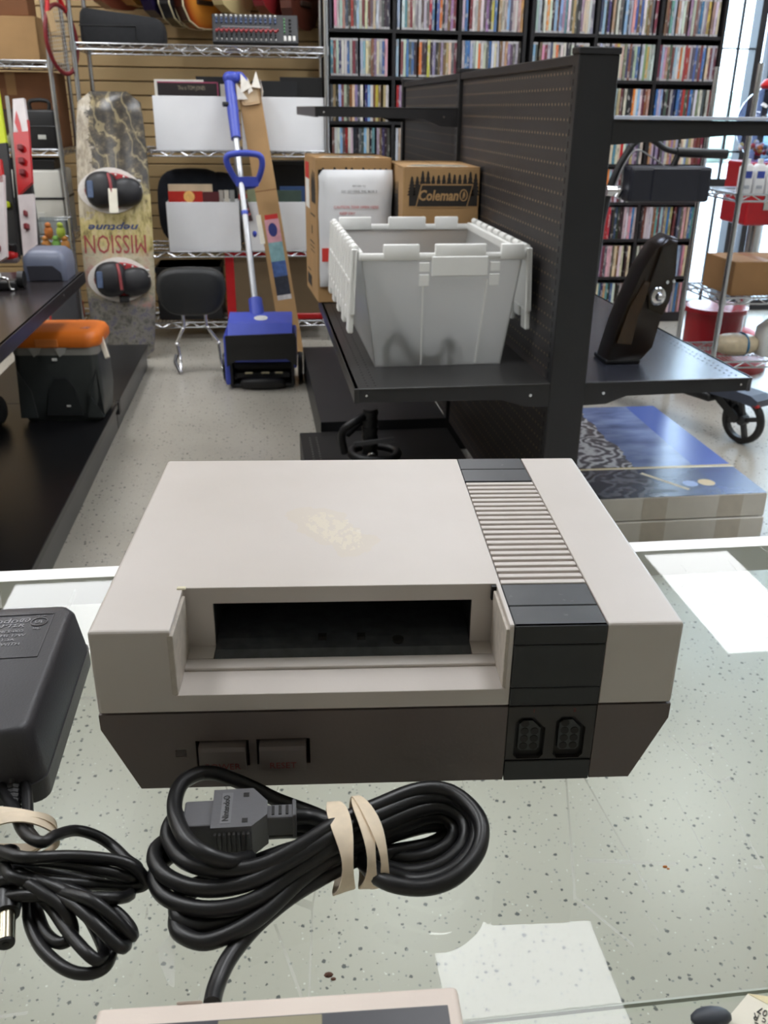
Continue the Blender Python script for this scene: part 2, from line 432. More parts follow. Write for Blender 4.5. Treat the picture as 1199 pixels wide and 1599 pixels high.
# cartridge bay
BAY = mat('bay_black', (22, 23, 25), .5, 0, .15, 90)
ms = MB()
ms.box((-.0802, .163, .045), (.0404, .1649, .0804)); ms.box((-.0802, .0385, .0802), (.0404, .165, .0805))
ms.box((-.0803, .0378, .048), (-.0799, .164, .0804)); ms.box((.0401, .0378, .048), (.0405, .164, .0804))
ms.build('cartridge_bay', BAY, r)
pr = [(.0275, .0520), (.0285, .0556), (.033, .0584), (.040, .0602), (.046, .0606), (.16, .0606), (.16, .058), (.046, .0582), (.04, .0578), (.033, .0560), (.0305, .0520)]
m = MB(); m.prism([(y, z) for y, z in pr], -.0800, .0402, 'yz'); tr = m.build('cartridge_tray', mat('tray_black', (66, 69, 73), .42, 0, .25, 160), r)
m = MB(); m.box((-.024, .0270, .0535), (-.0137, .0282, .0562), .0003, 1); m.build('latch', mat('latch_grey', (150, 152, 152), .4, 0, 0), tr)
for x in (-.030, -.0115):
    m = MB(); m.box((x-.002, .0375, .0585), (x+.002, .0415, .0612)); m.build('notch', INKB, tr)
m = MB(); m.cyl((.006, .037, .0585), (.006, .037, .0606), .0028, 12); m.build('notch', INKB, tr)
# top stripe
def plate(n, y0, y1, z=.0886, mt=NBLK):
    m = MB(); m.box((.0538, y0, .085), (.0942, y1, z), .0004, 1); return m.build(n, mt, r)
plate('top_panel', -.0002, .0172); plate('top_panel', .0177, .0374); plate('top_panel', .1652, .1844); plate('top_panel', .1849, .2030)
m = MB(); m.box((.0538, .0376, .0855), (.0942, .165, .0861)); m.build('vent_floor', mat('vent_brown', (96, 86, 76), .8, 0, .1, 60), r)  # brown floor below the ribs, darker than their plastic
me = None; p = (.1650-.0378)/21
for k in range(21):
    if me is None:
        m = MB(); m.box((.0540, 0, -.0029), (.0940, p*.60, 0), .0003, 1); o = m.build('vent_rib', NLIGHT, r, (0, .0378, .0889)); me = o.data
    else: link('vent_rib', me, None, r, (0, .0378+k*p, .0889))
# front black column
for z0, z1 in ((.0792, .0886), (.0569, .0789), (.0472, .0566)):
    m = MB(); m.box((.0538, -.0004, z0), (.0942, .0022, z1), .0004, 1); m.build('front_panel', NFACE, r)
# lower shell
pol = [(-.128, .0463), (-.1279, .0385), (-.1133, .0050), (.1133, .0050), (.1279, .0385), (.128, .0463)]
m = MB(); m.prism(pol, .0004, .2025, 'xz'); lo = m.build('lower_shell', NDARK, r)
cb((-.0869, -.01, .0170), (-.0632, .012, .0312)); cb((-.0597, -.01, .0175), (-.0357, .012, .0315)); cb((.0536, -.01, .0), (.0944, .004, .05)); cb((-.0962, -.01, .0226), (-.0912, .0012, .0266))
bpy.context.view_layer.update(); boolean(lo, cut, .0004); cut = []; lo.data.materials.clear(); lo.data.materials.append(NDARK)
for x in (-.0869, -.0597):
    m = MB(); m.box((x, .010, .016), (x+.0238, .0118, .032)); m.build('button_well', INKB, r)
m = MB(); m.box((-.0960, .0006, .0228), (-.0914, .0010, .0264)); m.build('power_light', mat('dark_led', (44, 26, 24), .2, 0, 0), r)
TRED = mat('button_red', (116, 40, 38), .6, 0, 0)
for x, s in ((-.0853, 'POWER'), (-.0583, 'RESET')):
    m = MB(); m.prism([(-.0034, .0168), (-.0034, .0278), (-.0026, .0296), (.009, .0302), (.009, .0168)], x, x+.0208, 'yz')
    b = m.build(s.lower()+'_button', mat('button_grey', (112, 103, 100), .5, 0, .03, 30), r)
    text('lettering', s, .0046, TRED, b, FRONT((x+.0104, -.00345, .0195)), .00008, sx=1.0)
# port panel
m = MB(); m.box((.0539, .0002, .0165), (.0941, .0035, .0462), .0003, 1); pp = m.build('port_panel', mat('port_panel_black', (48, 45, 44), .5, 0, .05, 60), r)
def portpoly(cx, cz, s=1.0):
    P = [(-.0062, -.0085), (-.0046, -.0104), (.0046, -.0104), (.0062, -.0085), (.0062, .0048), (.0012, .0104), (-.0040, .0104), (-.0062, .0080)]
    return [(cx+x*s, cz+z*s) for x, z in P]
for c in (.0645, .0830):
    m = MB(); m.prism(portpoly(c, .0288, 1.12), -.01, .0030, 'xz'); cut.append(m.build('cut', None, r))
bpy.context.view_layer.update(); boolean(pp, cut); cut = []; pp.data.materials.clear(); pp.data.materials.append(MATS['port_panel_black'])
me = None
for i, c in enumerate((.0645, .0830)):
    m = MB(); m.prism(portpoly(c, .0288, 1.1), .0028, .0034, 'xz'); q = m.build('port_well', INKB, r)
    m = MB(); m.prism(portpoly(c, .0296, .80), .0012, .0030, 'xz'); q = m.build('controller_port', mat('port_grey', (52, 54, 56), .4, 0, .05, 80), r)
    for hx, hz in ((-.0023, .0066), (-.0023, .0024), (-.0023, -.0018), (-.0023, -.0060), (.0023, .0024), (.0023, -.0018), (.0023, -.0060)):
        m = MB(); m.cyl((c+hx, .0010, .0296+hz), (c+hx, .0013, .0296+hz), .0019, 12); m.build('pin_hole', INKB, q)
    text('lettering', str(i+1), .0028, mat('faint_red_ink', (110, 34, 30), .6, 0, 0), pp, FRONT((c+.001, .0001, .0440)), .00006)
m = MB(); m.box((.0541, -.0002, .0048), (.0939, .0035, .0160), .0003, 1); m.build('front_panel', NFACE, r)
for x in (-.09, .09):
    for y in (.02, .18):
        m = MB(); m.cyl((x, y, 0), (x, y, .0052), .007, 14); m.build('rubber_foot', RUBBER, r)

# ------------------------------------------------------------------ power adapter with cord
AD0 = V(-.150, .345, ZC); H = .038
ADM = mat('adapter_black', (60, 59, 64), .42, 0, .06, 30, .25, 900)  # black lifted towards grey to stand in for the sheen on top
r = thing('power_adapter', 'black brick power adapter with coiled cord at the left of the console', 'power adapter', AD0)
def rrect(x0, y0, x1, y1, rad, n=5):
    P = []
    for cx, cy, a0 in ((x1-rad, y0+rad, -PI/2), (x1-rad, y1-rad, 0), (x0+rad, y1-rad, PI/2), (x0+rad, y0+rad, PI)):
        for k in range(n+1):
            a = a0+PI/2*k/n; P.append((cx+rad*math.cos(a), cy+rad*math.sin(a)))
    return P
def ring(x0, y0, x1, y1, rad, z): return [V(x, y, z) for x, y in rrect(x0, y0, x1, y1, rad)]
X0, X1, Y0, Y1 = -.032, .0405, -.008, .112
m = MB(); m.loft([ring(X0, Y0, X1, Y1, .008, 0.0005), ring(X0, Y0, X1, Y1, .008, .011)]); m.build('bottom_case', ADM, r, smooth=True)
m = MB(); m.loft([ring(X0+.0006, Y0+.0006, X1-.0006, Y1-.0006, .008, .0112), ring(X0+.003, Y0+.004, X1-.004, Y1-.003, .008, H-.004), ring(X0+.0045, Y0+.005, X1-.006, Y1-.004, .008, H-.001), ring(X0+.007, Y0+.007, X1-.0085, Y1-.0065, .007, H)])
tc = m.build('top_case', ADM, r, smooth=True)
m = MB(); m.box((X0+.010, .056, H-.0006), (X1-.0135, .099, H-.0001)); 
m.build('label_plate', mat('adapter_plate', (66, 65, 71), .38, 0, .05, 40), r)
m = MB()
for a, b in (((X0+.010, .056), (X1-.0135, .0565)), ((X0+.010, .0985), (X1-.0135, .099)), ((X1-.014, .056), (X1-.0135, .099)), ((X0+.010, .056), (X0+.0105, .099))):
    m.box((a[0], a[1], H-.0005), (b[0], b[1], H+.0004))
m.build('plate_rim', ADM, r)
ET = mat('embossed_shading', (96, 94, 100), .3, 0, 0)  # lettering coloured lighter, standing in for shading on the embossed relief
def flat(x, y, z, ang=0): return Matrix.Translation((x, y, z)) @ Matrix.Rotation(ang, 4, 'Z')
cx = .0015
for s, y, sz, sh in (('Nintendo®', .0925, .0068, .15), ('AC ADAPTER', .0875, .0048, .15), ('MODEL NO.:NES-002', .0818, .0033, 0), ('INPUT: 120V 60Hz 17W', .0775, .0033, 0), ('OUTPUT: 9V 1.3A', .0733, .0033, 0), ('ONLY FOR USE WITH', .0690, .0033, 0), ('NES-001', .0648, .0033, 0), ('Co.,Ltd.', .0612, .0028, .1), ('Made in JAPAN', .0580, .0026, .1)):
    text('lettering', s, sz, ET, r, flat(cx-.004, y, H+.0001), .0002, shear=sh, sx=1.12, bold=.00005)
m = MB(); m.tube([V(.0205+.0042*math.cos(a*PI/10), .0905+.0042*math.sin(a*PI/10), H+.0002) for a in range(20)], .00035, 5, True); m.build('ring_mark', ET, r)
text('lettering', 'UL', .0042, ET, r, flat(.0205, .0905, H+.0001), .0002); text('lettering', 'LISTED', .0018, ET, r, flat(.0205, .0965, H+.0001), .0002); text('lettering', '18J2', .0026, ET, r, flat(.0205, .0838, H+.0001), .0002)
# cord (shared by the coil): waypoints on the counter
def pix(L, rad, base=0):
    out = []
    for u, v, h in L: out.append(AZ(u, v, ZC+rad+h+base))
    return out
CR = .0024
def cq(L): return [(x/2.288, 900+y/2.288, h) for x, y, h in L]
path = cq([(45, 700, .012), (42, 780, .008), (60, 860, .012), (90, 920, .018), (150, 950, .02), (200, 925, .018), (270, 908, .012), (340, 925, .008), (400, 962, .004), (450, 1010, .004), (490, 1040, .004), (480, 1075, .004), (400, 1060, .008), (250, 1030, .012), (90, 1010, .016), (-20, 1000, .012), (-60, 1040, .002),
  (-20, 1085, .01), (90, 1080, .012), (250, 1095, .008), (400, 1105, .002), (490, 1110, .001), (520, 1090, .003), (480, 1040, .009), (400, 1012, .012), (250, 1000, .016), (90, 1005, .02), (-30, 980, .014), (-80, 1060, .0), 
  (-10, 1140, .006), (90, 1140, .01), (250, 1145, .010), (380, 1150, .009), (450, 1145, .004), (460, 1130, .0), (380, 1105, .0), (200, 1060, .004), (90, 1040, .008), (-30, 1050, .003),
  (0, 1120, 0), (90, 1150, .0), (105, 1240, .0), (150, 1330, 0), (230, 1400, 0), (310, 1420, .0), (375, 1395, 0), (398, 1330, .001), (380, 1260, .006), (320, 1190, .011), (240, 1130, .013), (120, 1080, .012), (60, 1060, .01),
  (80, 1110, .0), (125, 1180, .0), (160, 1270, .0), (210, 1310, .001), (255, 1290, .002), (255, 1240, .006), (220, 1180, .01), (150, 1130, .012), (100, 1100, .012),
  (180, 1180, .005), (240, 1265, .005), (310, 1345, .006), (350, 1370, .004), (372, 1340, .001), (345, 1270, .0), (300, 1200, .002), (220, 1140, .006), (160, 1120, .008),
  (260, 1170, .012), (350, 1250, .011), (430, 1325, .006), (450, 1300, .002), (400, 1235, .006), (300, 1160, .012), (220, 1130, .012), (320, 1155, .016), (400, 1215, .012), (468, 1285, .004), (465, 1255, .002), (400, 1190, .004), (250, 1120, .008), (60, 1080, .014), (20, 1040, .012), (15, 1010, .006)])
m = MB(); m.tube([p-AD0 for p in spline(pix(path, CR), 6)], CR, 8); m.build('cord', RUBBER, r, smooth=True)
for q in ([(100, 905, .012), (98, 800, .010), (85, 730, .008), (50, 690, .007), (5, 685, .007), (-40, 700, .006), (-60, 780, .004), (-30, 860, .006)], [(130, 945, .018), (80, 880, .014), (30, 800, .01), (0, 740, .008), (-50, 730, .006)]):
    m = MB(); m.tube([p-AD0 for p in spline(pix(cq(q), CR), 8)], CR, 8); m.build('cord', RUBBER, r, smooth=True)
sr = [AZ(u, v, ZC+.010) for u, v in ((22, 1190), (19, 1275))]
m = MB(); m.tube([sr[0]+(sr[1]-sr[0])*(k/24)-AD0 for k in range(25)], [.0040 if k % 2 else .0034 for k in range(25)], 10); m.build('strain_relief', RUBBER, r, smooth=False)
a, b, c, d = (AZ(13, 1330, ZC+.009), AZ(12, 1358, ZC+.008), AZ(10, 1428, ZC+.007), AZ(9, 1475, ZC+.006))
m = MB(); pts = [a+(b-a)*(k/8) for k in range(9)]+[b+(c-b)*(k/8) for k in range(1, 9)]
m.tube([p-AD0 for p in pts], [.0046+.0004*(k % 2) for k in range(9)]+[.0050, .0054, .0056, .0056, .0056, .0055, .0054, .0050], 14); pl = m.build('plug', mat('plug_black', (34, 34, 37), .35, 0, .05, 40), r, smooth=True)
m = MB(); e = c+(d-c)*.93; m.tube([c-AD0, e-AD0], .0034, 16); m.build('barrel_contact', mat('brass_steel', (205, 196, 172), .22, 1, .03, 90), pl, smooth=True)
m = MB(); m.tube([e-AD0, d-AD0], [.0034, .0031], 16); m.build('barrel_tip', BLACKP, pl, smooth=True)
m = MB(); dn = (d-c).normalized(); m.tube([d-AD0-dn*.0002, d-AD0+dn*.0002], .0014, 10); m.build('barrel_hole', INKB, pl)

BANDM = mat('tan_rubber', (238, 220, 194), .55, 0, .08, 120)
def band(name, label, c, axis, rx, rz, w, th, wob, seed, strips):
    """flat strips wrapped round a bundle; axis = bundle direction on the counter"""
    rnd = random.Random(seed); ax = Vector(axis).normalized(); side = Vector((-ax.y, ax.x, 0)); c = Vector(c)
    rt = thing(name, label, 'rubber band', (c.x, c.y, c.z-rz))
    for (off, tilt, ws, sc) in strips:
        m = MB(); rings = []; n = 36
        for k in range(n):
            a = 2*PI*k/n; ca, sa = math.cos(a), math.sin(a)
            base = side*(ca*rx*sc)+Vector((0, 0, sa*rz*sc))+ax*(off+tilt*ca+wob*math.sin(2*a+seed))
            nrm = (side*ca*rz+Vector((0, 0, sa*rx))).normalized()
            tw = .5*math.sin(a*2+off*300); wv = ax*math.cos(tw)+nrm*math.sin(tw)*.4
            hw = w*ws*(.5+.18*math.sin(3*a+seed))
            rings.append([base-wv*hw, base+wv*hw, base+wv*hw+nrm*th, base-wv*hw+nrm*th])
        for rg in rings:
            for p in rg: p += c-Vector((c.x, c.y, c.z-rz))
        m.loft(rings, True); m.build('strip', BANDM, rt, smooth=True)
    return rt
cc = AZ(20, 1304, ZC+.0115)
band('rubber_band', 'tan rubber band twisted round the adapter cord at the left edge', cc, (.2, -1, 0), .0165, .0105, .0062, .0007, .001, 1, ((-.0015, .003, 1, 1), (.002, -.002, .9, 1.03), (.004, .002, .8, 1.06)))

# ------------------------------------------------------------------ controller with coiled cord
CW, CD_, CT = .121, .053, .017
c1, c2 = AZ(152, 1573, ZC+CT), AZ(718, 1537, ZC+CT)
ex = (c2-c1); ex.z = 0; ang = math.atan2(ex.y, ex.x)
r = thing('game_controller', 'grey rectangular game controller with coiled black cord and plug at bottom edge', 'controller', (c1.x, c1.y, ZC), ang)
CSH = mat('controller_shell', (222, 208, 197), .5, 0, .03, 25, .1, 700)
m = MB(); m.box((0, -CD_, .0005), (CW, 0, CT), .002, 3); m.build('shell', CSH, r, smooth=True)
m = MB(); m.box((.004, -CD_+.004, CT-.0004), (CW-.0045, -.0075, CT+.0003), .0002, 1); fp = m.build('faceplate', mat('controller_dark', (62, 62, 68), .4, 0, .04, 50), r)
m = MB(); m.box((.0405, -.030, CT+.0002), (.0745, -.0080, CT+.0006), .0002, 1); m.build('centre_panel', mat('controller_olive', (150, 143, 116), .5, 0, .03, 50), fp)
m = MB(); m.box((.0155, -.036, CT), (.0225, -.014, CT+.002), .0008, 1); m.box((.008, -.0285, CT), (.030, -.0215, CT+.002), .0008, 1); m.build('direction_pad', BLACKP, r)
for x in (.086, .103):
    m = MB(); m.cyl((x, -.030, CT), (x, -.030, CT+.0022), .0065, 20); m.build('button', RED, r)
m = MB(); m.box((.026, -.0004, CT-.0052), (.0345, .0003, CT+.0002), .0004, 1); m.build('cord_clip', CSH, r)
def toC(p):
    return Matrix.Rotation(-ang, 4, 'Z') @ (p-Vector((c1.x, c1.y, ZC)))
KR = .0033
def k2(L): return [(200+x/1.998, 1100+y/1.998, h) for x, y, h in L]
cord = k2([(262, 935, .0015), (275, 880, 0), (310, 800, 0), (370, 720, 0), (430, 660, .001), (520, 590, .003), (640, 520, .006), (720, 480, .006), (820, 460, .002), (930, 440, .0), (990, 410, .0), (1000, 385, .001), (960, 375, .003), (880, 390, .005), (760, 430, .008),
  (660, 480, .009), (560, 540, .006), (430, 620, .003), (300, 680, .002), (200, 690, .002), (155, 660, .003), (160, 600, .003), (220, 560, .0), (400, 500, .0), (600, 440, .001), (700, 430, .0), (800, 470, .0), (900, 480, .001), (985, 450, .004), (1020, 400, .006), (990, 355, .008), (920, 355, .01), (770, 410, .013),
  (660, 462, .014), (540, 545, .009), (400, 670, .006), (260, 738, .003), (180, 725, .002), (150, 680, .001), (190, 590, .0), (330, 520, .001), (560, 440, .002), (690, 460, .0), (780, 500, .001), (880, 525, .003), (980, 500, .006), (1050, 430, .009), (1045, 355, .012), (980, 320, .014), (890, 335, .015), (760, 390, .017),
  (650, 440, .018), (520, 520, .013), (390, 612, .010), (250, 640, .008), (130, 610, .006), (85, 550, .005), (110, 490, .004), (200, 440, .003), (400, 400, .002), (600, 400, .004), (700, 470, .002), (790, 520, .004), (900, 552, .007), (1010, 520, .011), (1080, 440, .014), (1080, 350, .017), (1000, 290, .018), (900, 298, .018), (770, 350, .020),
  (650, 405, .021), (520, 480, .018), (370, 558, .014), (230, 575, .012), (125, 540, .011), (82, 480, .010), (110, 430, .008), (200, 400, .004), (400, 380, .004), (600, 380, .008), (690, 440, .004), (780, 540, .010), (900, 572, .011), (1010, 545, .014), (1090, 460, .017), (1100, 370, .020), (1050, 300, .021), (980, 265, .021), (890, 270, .021), (770, 318, .022),
  (650, 370, .023), (540, 440, .021), (420, 500, .018), (290, 518, .016), (180, 490, .014), (130, 430, .012), (128, 380, .012), (160, 340, .012)])
m = MB(); m.tube([toC(p) for p in spline(pix(cord, KR), 6)], KR, 10); m.build('cord', RUBBER, r, smooth=True)
c2_ = k2([(380, 480, .014), (320, 490, .02), (250, 470, .024), (190, 430, .025), (155, 370, .025), (145, 310, .024), (165, 250, .023), (215, 218, .021), (270, 215, .018), (330, 235, .014), (400, 265, .008), (470, 300, .004), (600, 350, .004), (680, 400, .01)])
m = MB(); m.tube([toC(p) for p in spline(pix(c2_, KR), 8)], KR, 10); m.build('cord', RUBBER, r, smooth=True)
c3_ = k2([(522, 350, .0145), (570, 350, .015), (620, 362, .017), (680, 385, .018), (740, 420, .014)])
m = MB(); m.tube([toC(p) for p in spline(pix(c3_, KR), 8)], KR, 10); m.build('cord', RUBBER, r, smooth=True)
# the plug, lying on the coil
def K(x, y, z): return AZ(200+x/1.998, 1100+y/1.998, ZC+z)
p0, p1 = K(172, 345, .028), K(525, 325, .028)
px = (p1-p0); px.z = 0; L = px.length; px.normalize(); py = Vector((-px.y, px.x, 0))
PM = Matrix.Translation((c1.x, c1.y, ZC)) @ Matrix.Rotation(ang, 4, 'Z')
def plugM():
    M = Matrix(((px.x, py.x, 0, p0.x), (px.y, py.y, 0, p0.y), (0, 0, 1, p0.z), (0, 0, 0, 1)))
    return PM.inverted() @ M
QM = plugM(); s = L/.353                                    # 353 crop pixels long
PLM = mat('plug_sheen_grey', (104, 104, 108), .34, 0, .08, 40, .15, 600)  # base grey raised to carry the ceiling lights' reflection on the plug
m = MB(); hh = .0125
m.box((.0*s, -.052*s, -hh), (.098*s, .062*s, 0), .0008, 2, QM); tip = m.build('plug_tip', PLM, r)
m = MB(); m.prism([(.090*s, -.078*s), (.215*s, -.078*s), (.262*s, -.030*s), (.262*s, .030*s), (.215*s, .092*s), (.090*s, .092*s)], -hh-.0015, .0016, 'xy', QM); pb = m.build('plug_body', PLM, r)
for yy in (-.052, .062):
    m = MB(); m.box((.185*s, (yy-.009)*s, .0012), (.203*s, (yy+.009)*s, .0018), 0, 2, QM); m.build('square_hole', INKB, pb)
m = MB(); m.box((.117*s, -.063*s, .0013), (.152*s, .076*s, .0018), .0002, 1, QM); m.build('name_plate', mat('plug_plate', (120, 120, 124), .4, 0, 0), pb)
text('lettering', 'Nintendo®', .027*s, INKB, pb, QM @ Matrix.Translation((.1345*s, .004*s, .0018)) @ Matrix.Rotation(PI/2, 4, 'Z'), .0001, sx=.92, bold=.0001)
m = MB(); m.box((.255*s, -.030*s, -hh+.002), (.352*s, .030*s, -.0005), .001, 2, QM); m.box((.340*s, -.036*s, -hh+.001), (.352*s, .042*s, .001), .0008, 2, QM); st = m.build('plug_collar', PLM, r)
for k in range(3):
    m = MB(); m.box((.275+k*.022)*s and ((.275+k*.022)*s, -.018*s, -.0008), ((.284+k*.022)*s, .020*s, -.0001), 0, 2, QM); m.build('groove', INKB, st)
for k in range(8):
    for sgn, y0 in ((-1, -.078), (1, .092)):
        m = MB(); x = (.100+k*.0145)*s; m.box((x, min(y0, y0+sgn*.012)*s, -hh), (x+.007*s, max(y0, y0+sgn*.012)*s, -.001), 0, 2, QM); m.build('grip_rib', PLM, pb)
cc = K(706, 432, .0145)
band('rubber_band', 'tan rubber band holding the coil of the controller cord in front of the console', cc, (1, .12, 0), .0190, .0146, .0052, .0008, .0008, 3, ((-.0062, .001, 1.35, 1.0), (.0035, .0012, 1.0, 1.02), (.0058, -.0018, .9, 1.05)))

# paper tag, dark blob, crumbs on the counter
o0 = AZ(1167, 1553, ZC)
r = thing('paper_tag', 'creased white paper tag with printed numbers in the bottom right corner', 'tag', (o0.x, o0.y, ZC))
pa, pb_, pc = AZ(1167, 1553, ZC), AZ(1128, 1600, ZC), AZ(1240, 1620, ZC)
tx = (pb_-pa).normalized(); ty = (AZ(1250, 1598, ZC)-pa).normalized()
m = MB(); q = [V(0,0,.0004), tx*.03+V(0,0,.0004), tx*.03+ty*.06+V(0,0,.0004), ty*.06+V(0,0,.0004)]
m.loft([[x+V(0,0,-.0003) for x in q], q]); m.build('sheet', PAPER, r)
m = MB(); q2 = [V(0,0,.0006), ty*.006+V(0,0,.0006), ty*.05-tx*.010+V(0,0,.003), ty*.045-tx*.016+V(0,0,.002), ty*.006-tx*.003+V(0,0,.0012)]
m.loft([[x+V(0,0,-.0002) for x in q2], q2]); m.build('folded_flap', mat('cream_paper', (240, 226, 186), .8, 0, .03, 30), r)
for s_, dx, dy in (('R G15107', .0042, .0085), ('0361c R', .0078, .0072), ('IAL C', .0112, .0075)):
    text('lettering', s_, .0040, INKB, r, frame(tx*dx+ty*(dy+.004)+V(0,0,.0007), -ty, tx), .00008, sx=.85)
m = MB(); m.sell((0,0,.003), (.0075, .004, .003), 1, 1, 14, 8); b = m.build('cable_end', mat('slate_rubber', (60, 64, 72), .5, 0, .05, 60), None, AZ(1108, 1598, ZC), smooth=True); tag(b, 'dark slate rounded rubber cable end beside the paper tag', 'cable')
for (u, v, col, sz, lab, w) in ((1038, 1355, (196, 120, 60), .0011, 'tiny orange crumb on the glass right of the coiled cord', 'crumb'), (513, 1525, (92, 62, 48), .0018, 'small brown crumb on the glass above the controller', 'crumb')):
    m = MB(); m.sell((0,0,sz*.5), (sz, sz*.6, sz*.5), 1, 1, 8, 6)
    m.sell((sz*.9, -sz*.9, sz*.3), (sz*.6, sz*.4, sz*.3), 1, 1, 8, 6)
    o = m.build(w, mat('crumb_'+str(int(u)), col, .8, 0, .2, 800), None, AZ(u, v, ZC)); tag(o, lab, 'crumb')
# terracotta coloured carton on the floor under the counter's far right
m = MB(); m.box((0, 0, 0), (.3, .12, .05), .004, 1); m.box((.01, .01, .05), (.29, .11, .056), .002, 1); o = m.build('floor_carton', mat('terracotta_card', (176, 98, 62), .8, 0, .12, 30), None, (.765, .80, 0), (0, 0, .1)); tag(o, 'terracotta coloured carton on the floor seen through the counter glass', 'box')
# ------------------------------------------------------------------ main gondola shelving (right of the aisle)
PEGD = peg_mat((52, 49, 50), .0254, .033, .0032, 1)
GX, GY = .745, 2.15
r = thing('gondola_shelving', 'black double sided pegboard gondola shelving in the middle of the shop', 'shelving', (GX, GY, 0), math.radians(1.0))
def slot_post(y, near=False):
    m = MB(); m.box((-.047, y-.022, 0), (.047, y+.022, 1.372), .002, 1); o = m.build('post', BLACK, r)
    m = MB()
    for k in range(50):
        z = .06+k*.026
        m.box((-.0472, y+.002, z), (-.0468, y+.008, z+.014)); m.box((.0468, y+.002, z), (.0472, y+.008, z+.014))
    s_ = m.build('slots', INKB, o); s_['kind'] = 'stuff'
    m = MB(); m.box((-.05, y-.024, 1.372), (.05, y+.024, 1.386), .002, 1); m.build('post_cap', BLACK, r)
for y in (0, 1.22, 2.44): slot_post(y+.022)
for y0 in (.044, 1.264):
    for sgn in (-1, 1):
        m = MB(); m.box((sgn*.030-.004, 0, .12), (sgn*.030+.004, 1.176, 1.35)); o = m.build('pegboard_panel', PEGD, r, (0, y0, 0))
    m = MB(); m.box((-.044, y0, 1.35), (.044, y0+1.176, 1.372), .002, 1); m.build('top_rail', BLACK, r)
SHM = BLACK
def shelf(y0, x0, x1, z, name='shelf', L=1.20, lip=.038, mt=None, perf=True):
    s = 1 if x1 > x0 else -1
    m = MB(); m.box((min(x0, x1), y0, z-.004), (max(x0, x1), y0+L, z), .0008, 1)
    xe = x1
    m.box((min(xe, xe-s*.012), y0, z-lip), (max(xe, xe-s*.012), y0+L, z), .002, 1)
    o = m.build(name, mt or SHM, r)
    if perf:
        m = MB()
        for c in (.035, .055):
            for k in range(46):
                yy = y0+.02+k*.0254; xx = xe-s*c
                m.box((xx-.002, yy, z+.0001), (xx+.002, yy+.006, z+.0005))
        q = m.build('perforations', INKB, o); q['kind'] = 'stuff'
    for yb in (y0+.002, y0+L-.006):
        m = MB()
        zz = z-.002
        m.prism([(x0, zz), (xe-s*.012, zz), (xe-s*.012, zz-lip+.004), (x0+s*.25*abs(x1-x0), zz-lip), (x0+s*.06, zz-.058), (x0, zz-.060)], yb, yb+.004, 'xz')
        m.build('bracket', BLACK, o)
    m = MB(); m.cyl((x0+s*.05, y0-.001, z-.03), (x0+s*.05, y0+.002, z-.03), .004, 10); m.build('rivet', STEEL, o)
    m = MB(); m.cyl((xe-s*.03, y0-.001, z-.018), (xe-s*.03, y0+.002, z-.018), .003, 10); m.build('rivet', STEEL, o)
    return o
GLOSS = mat('gloss_black', (52, 53, 60), .24, 0, .1, 4, 0, 200, .9)
shelf(0, -.047, -.547, .625, mt=mat('shelf_black', (44, 43, 43), .35, 0, .1, 6))
shelf(0, .047, .502, .625, mt=GLOSS)
shelf(1.22, -.047, -.545, 1.262, L=1.2, lip=.034)
# clear shelf on long brackets at the right, upper level
m = MB(); m.box((.047, 0, 1.240), (.56, 1.2, 1.2475)); m.build('glass_shelf', glass('shelf_glass', (228, 234, 246), 2.0, .05), r)
m = MB(); m.box((.047, -.004, 1.2402), (.56, 0, 1.2482), .001, 1); m.build('glass_edge', mat('pale_acrylic', (206, 214, 232), .3, 0, .03, 20), r)
for yb in (.0, 1.19):
    m = MB(); m.prism([(.047, 1.2395), (.56, 1.2395), (.56, 1.208), (.33, 1.208), (.047, 1.186)], yb, yb+.004, 'xz'); m.box((.045, yb, 1.233), (.56, yb+.018, 1.2395)); m.build('bracket', BLACK, r)
# base decks on the left
m = MB(); m.box((-.545, 1.22, .0), (-.525, 2.44, .13)); m.box((-.545, 1.22, .128), (-.047, 2.44, .135), .001, 1); m.box((-.545, 1.22, 0), (-.047, 1.225, .13)); m.build('base_deck', BLACK, r)
m = MB(); m.box((-.63, .0, .0), (-.61, 1.19, .10)); m.box((-.63, .0, .098), (-.047, 1.19, .105), .001, 1); bd = m.build('base_deck', mat('base_black', (24, 24, 26), .5, 0, .1, 6), r)
m = MB()
for c in (.57, .595):
    for k in range(44): m.box((-c-.003, .03+k*.0254, .1052), (-c+.003, .036+k*.0254, .1056))
q = m.build('perforations', mat('hole_grey', (120, 120, 116), .6, 0, 0), bd); q['kind'] = 'stuff'
m = MB(); m.box((-.05, 0, 0), (.12, .06, .05), .002, 1); m.build('foot', BLACK, r)
GM = Matrix.Translation((GX, GY, 0)) @ Matrix.Rotation(math.radians(1.0), 4, 'Z')
def gw(x, y, z): return GM @ Vector((x, y, z))

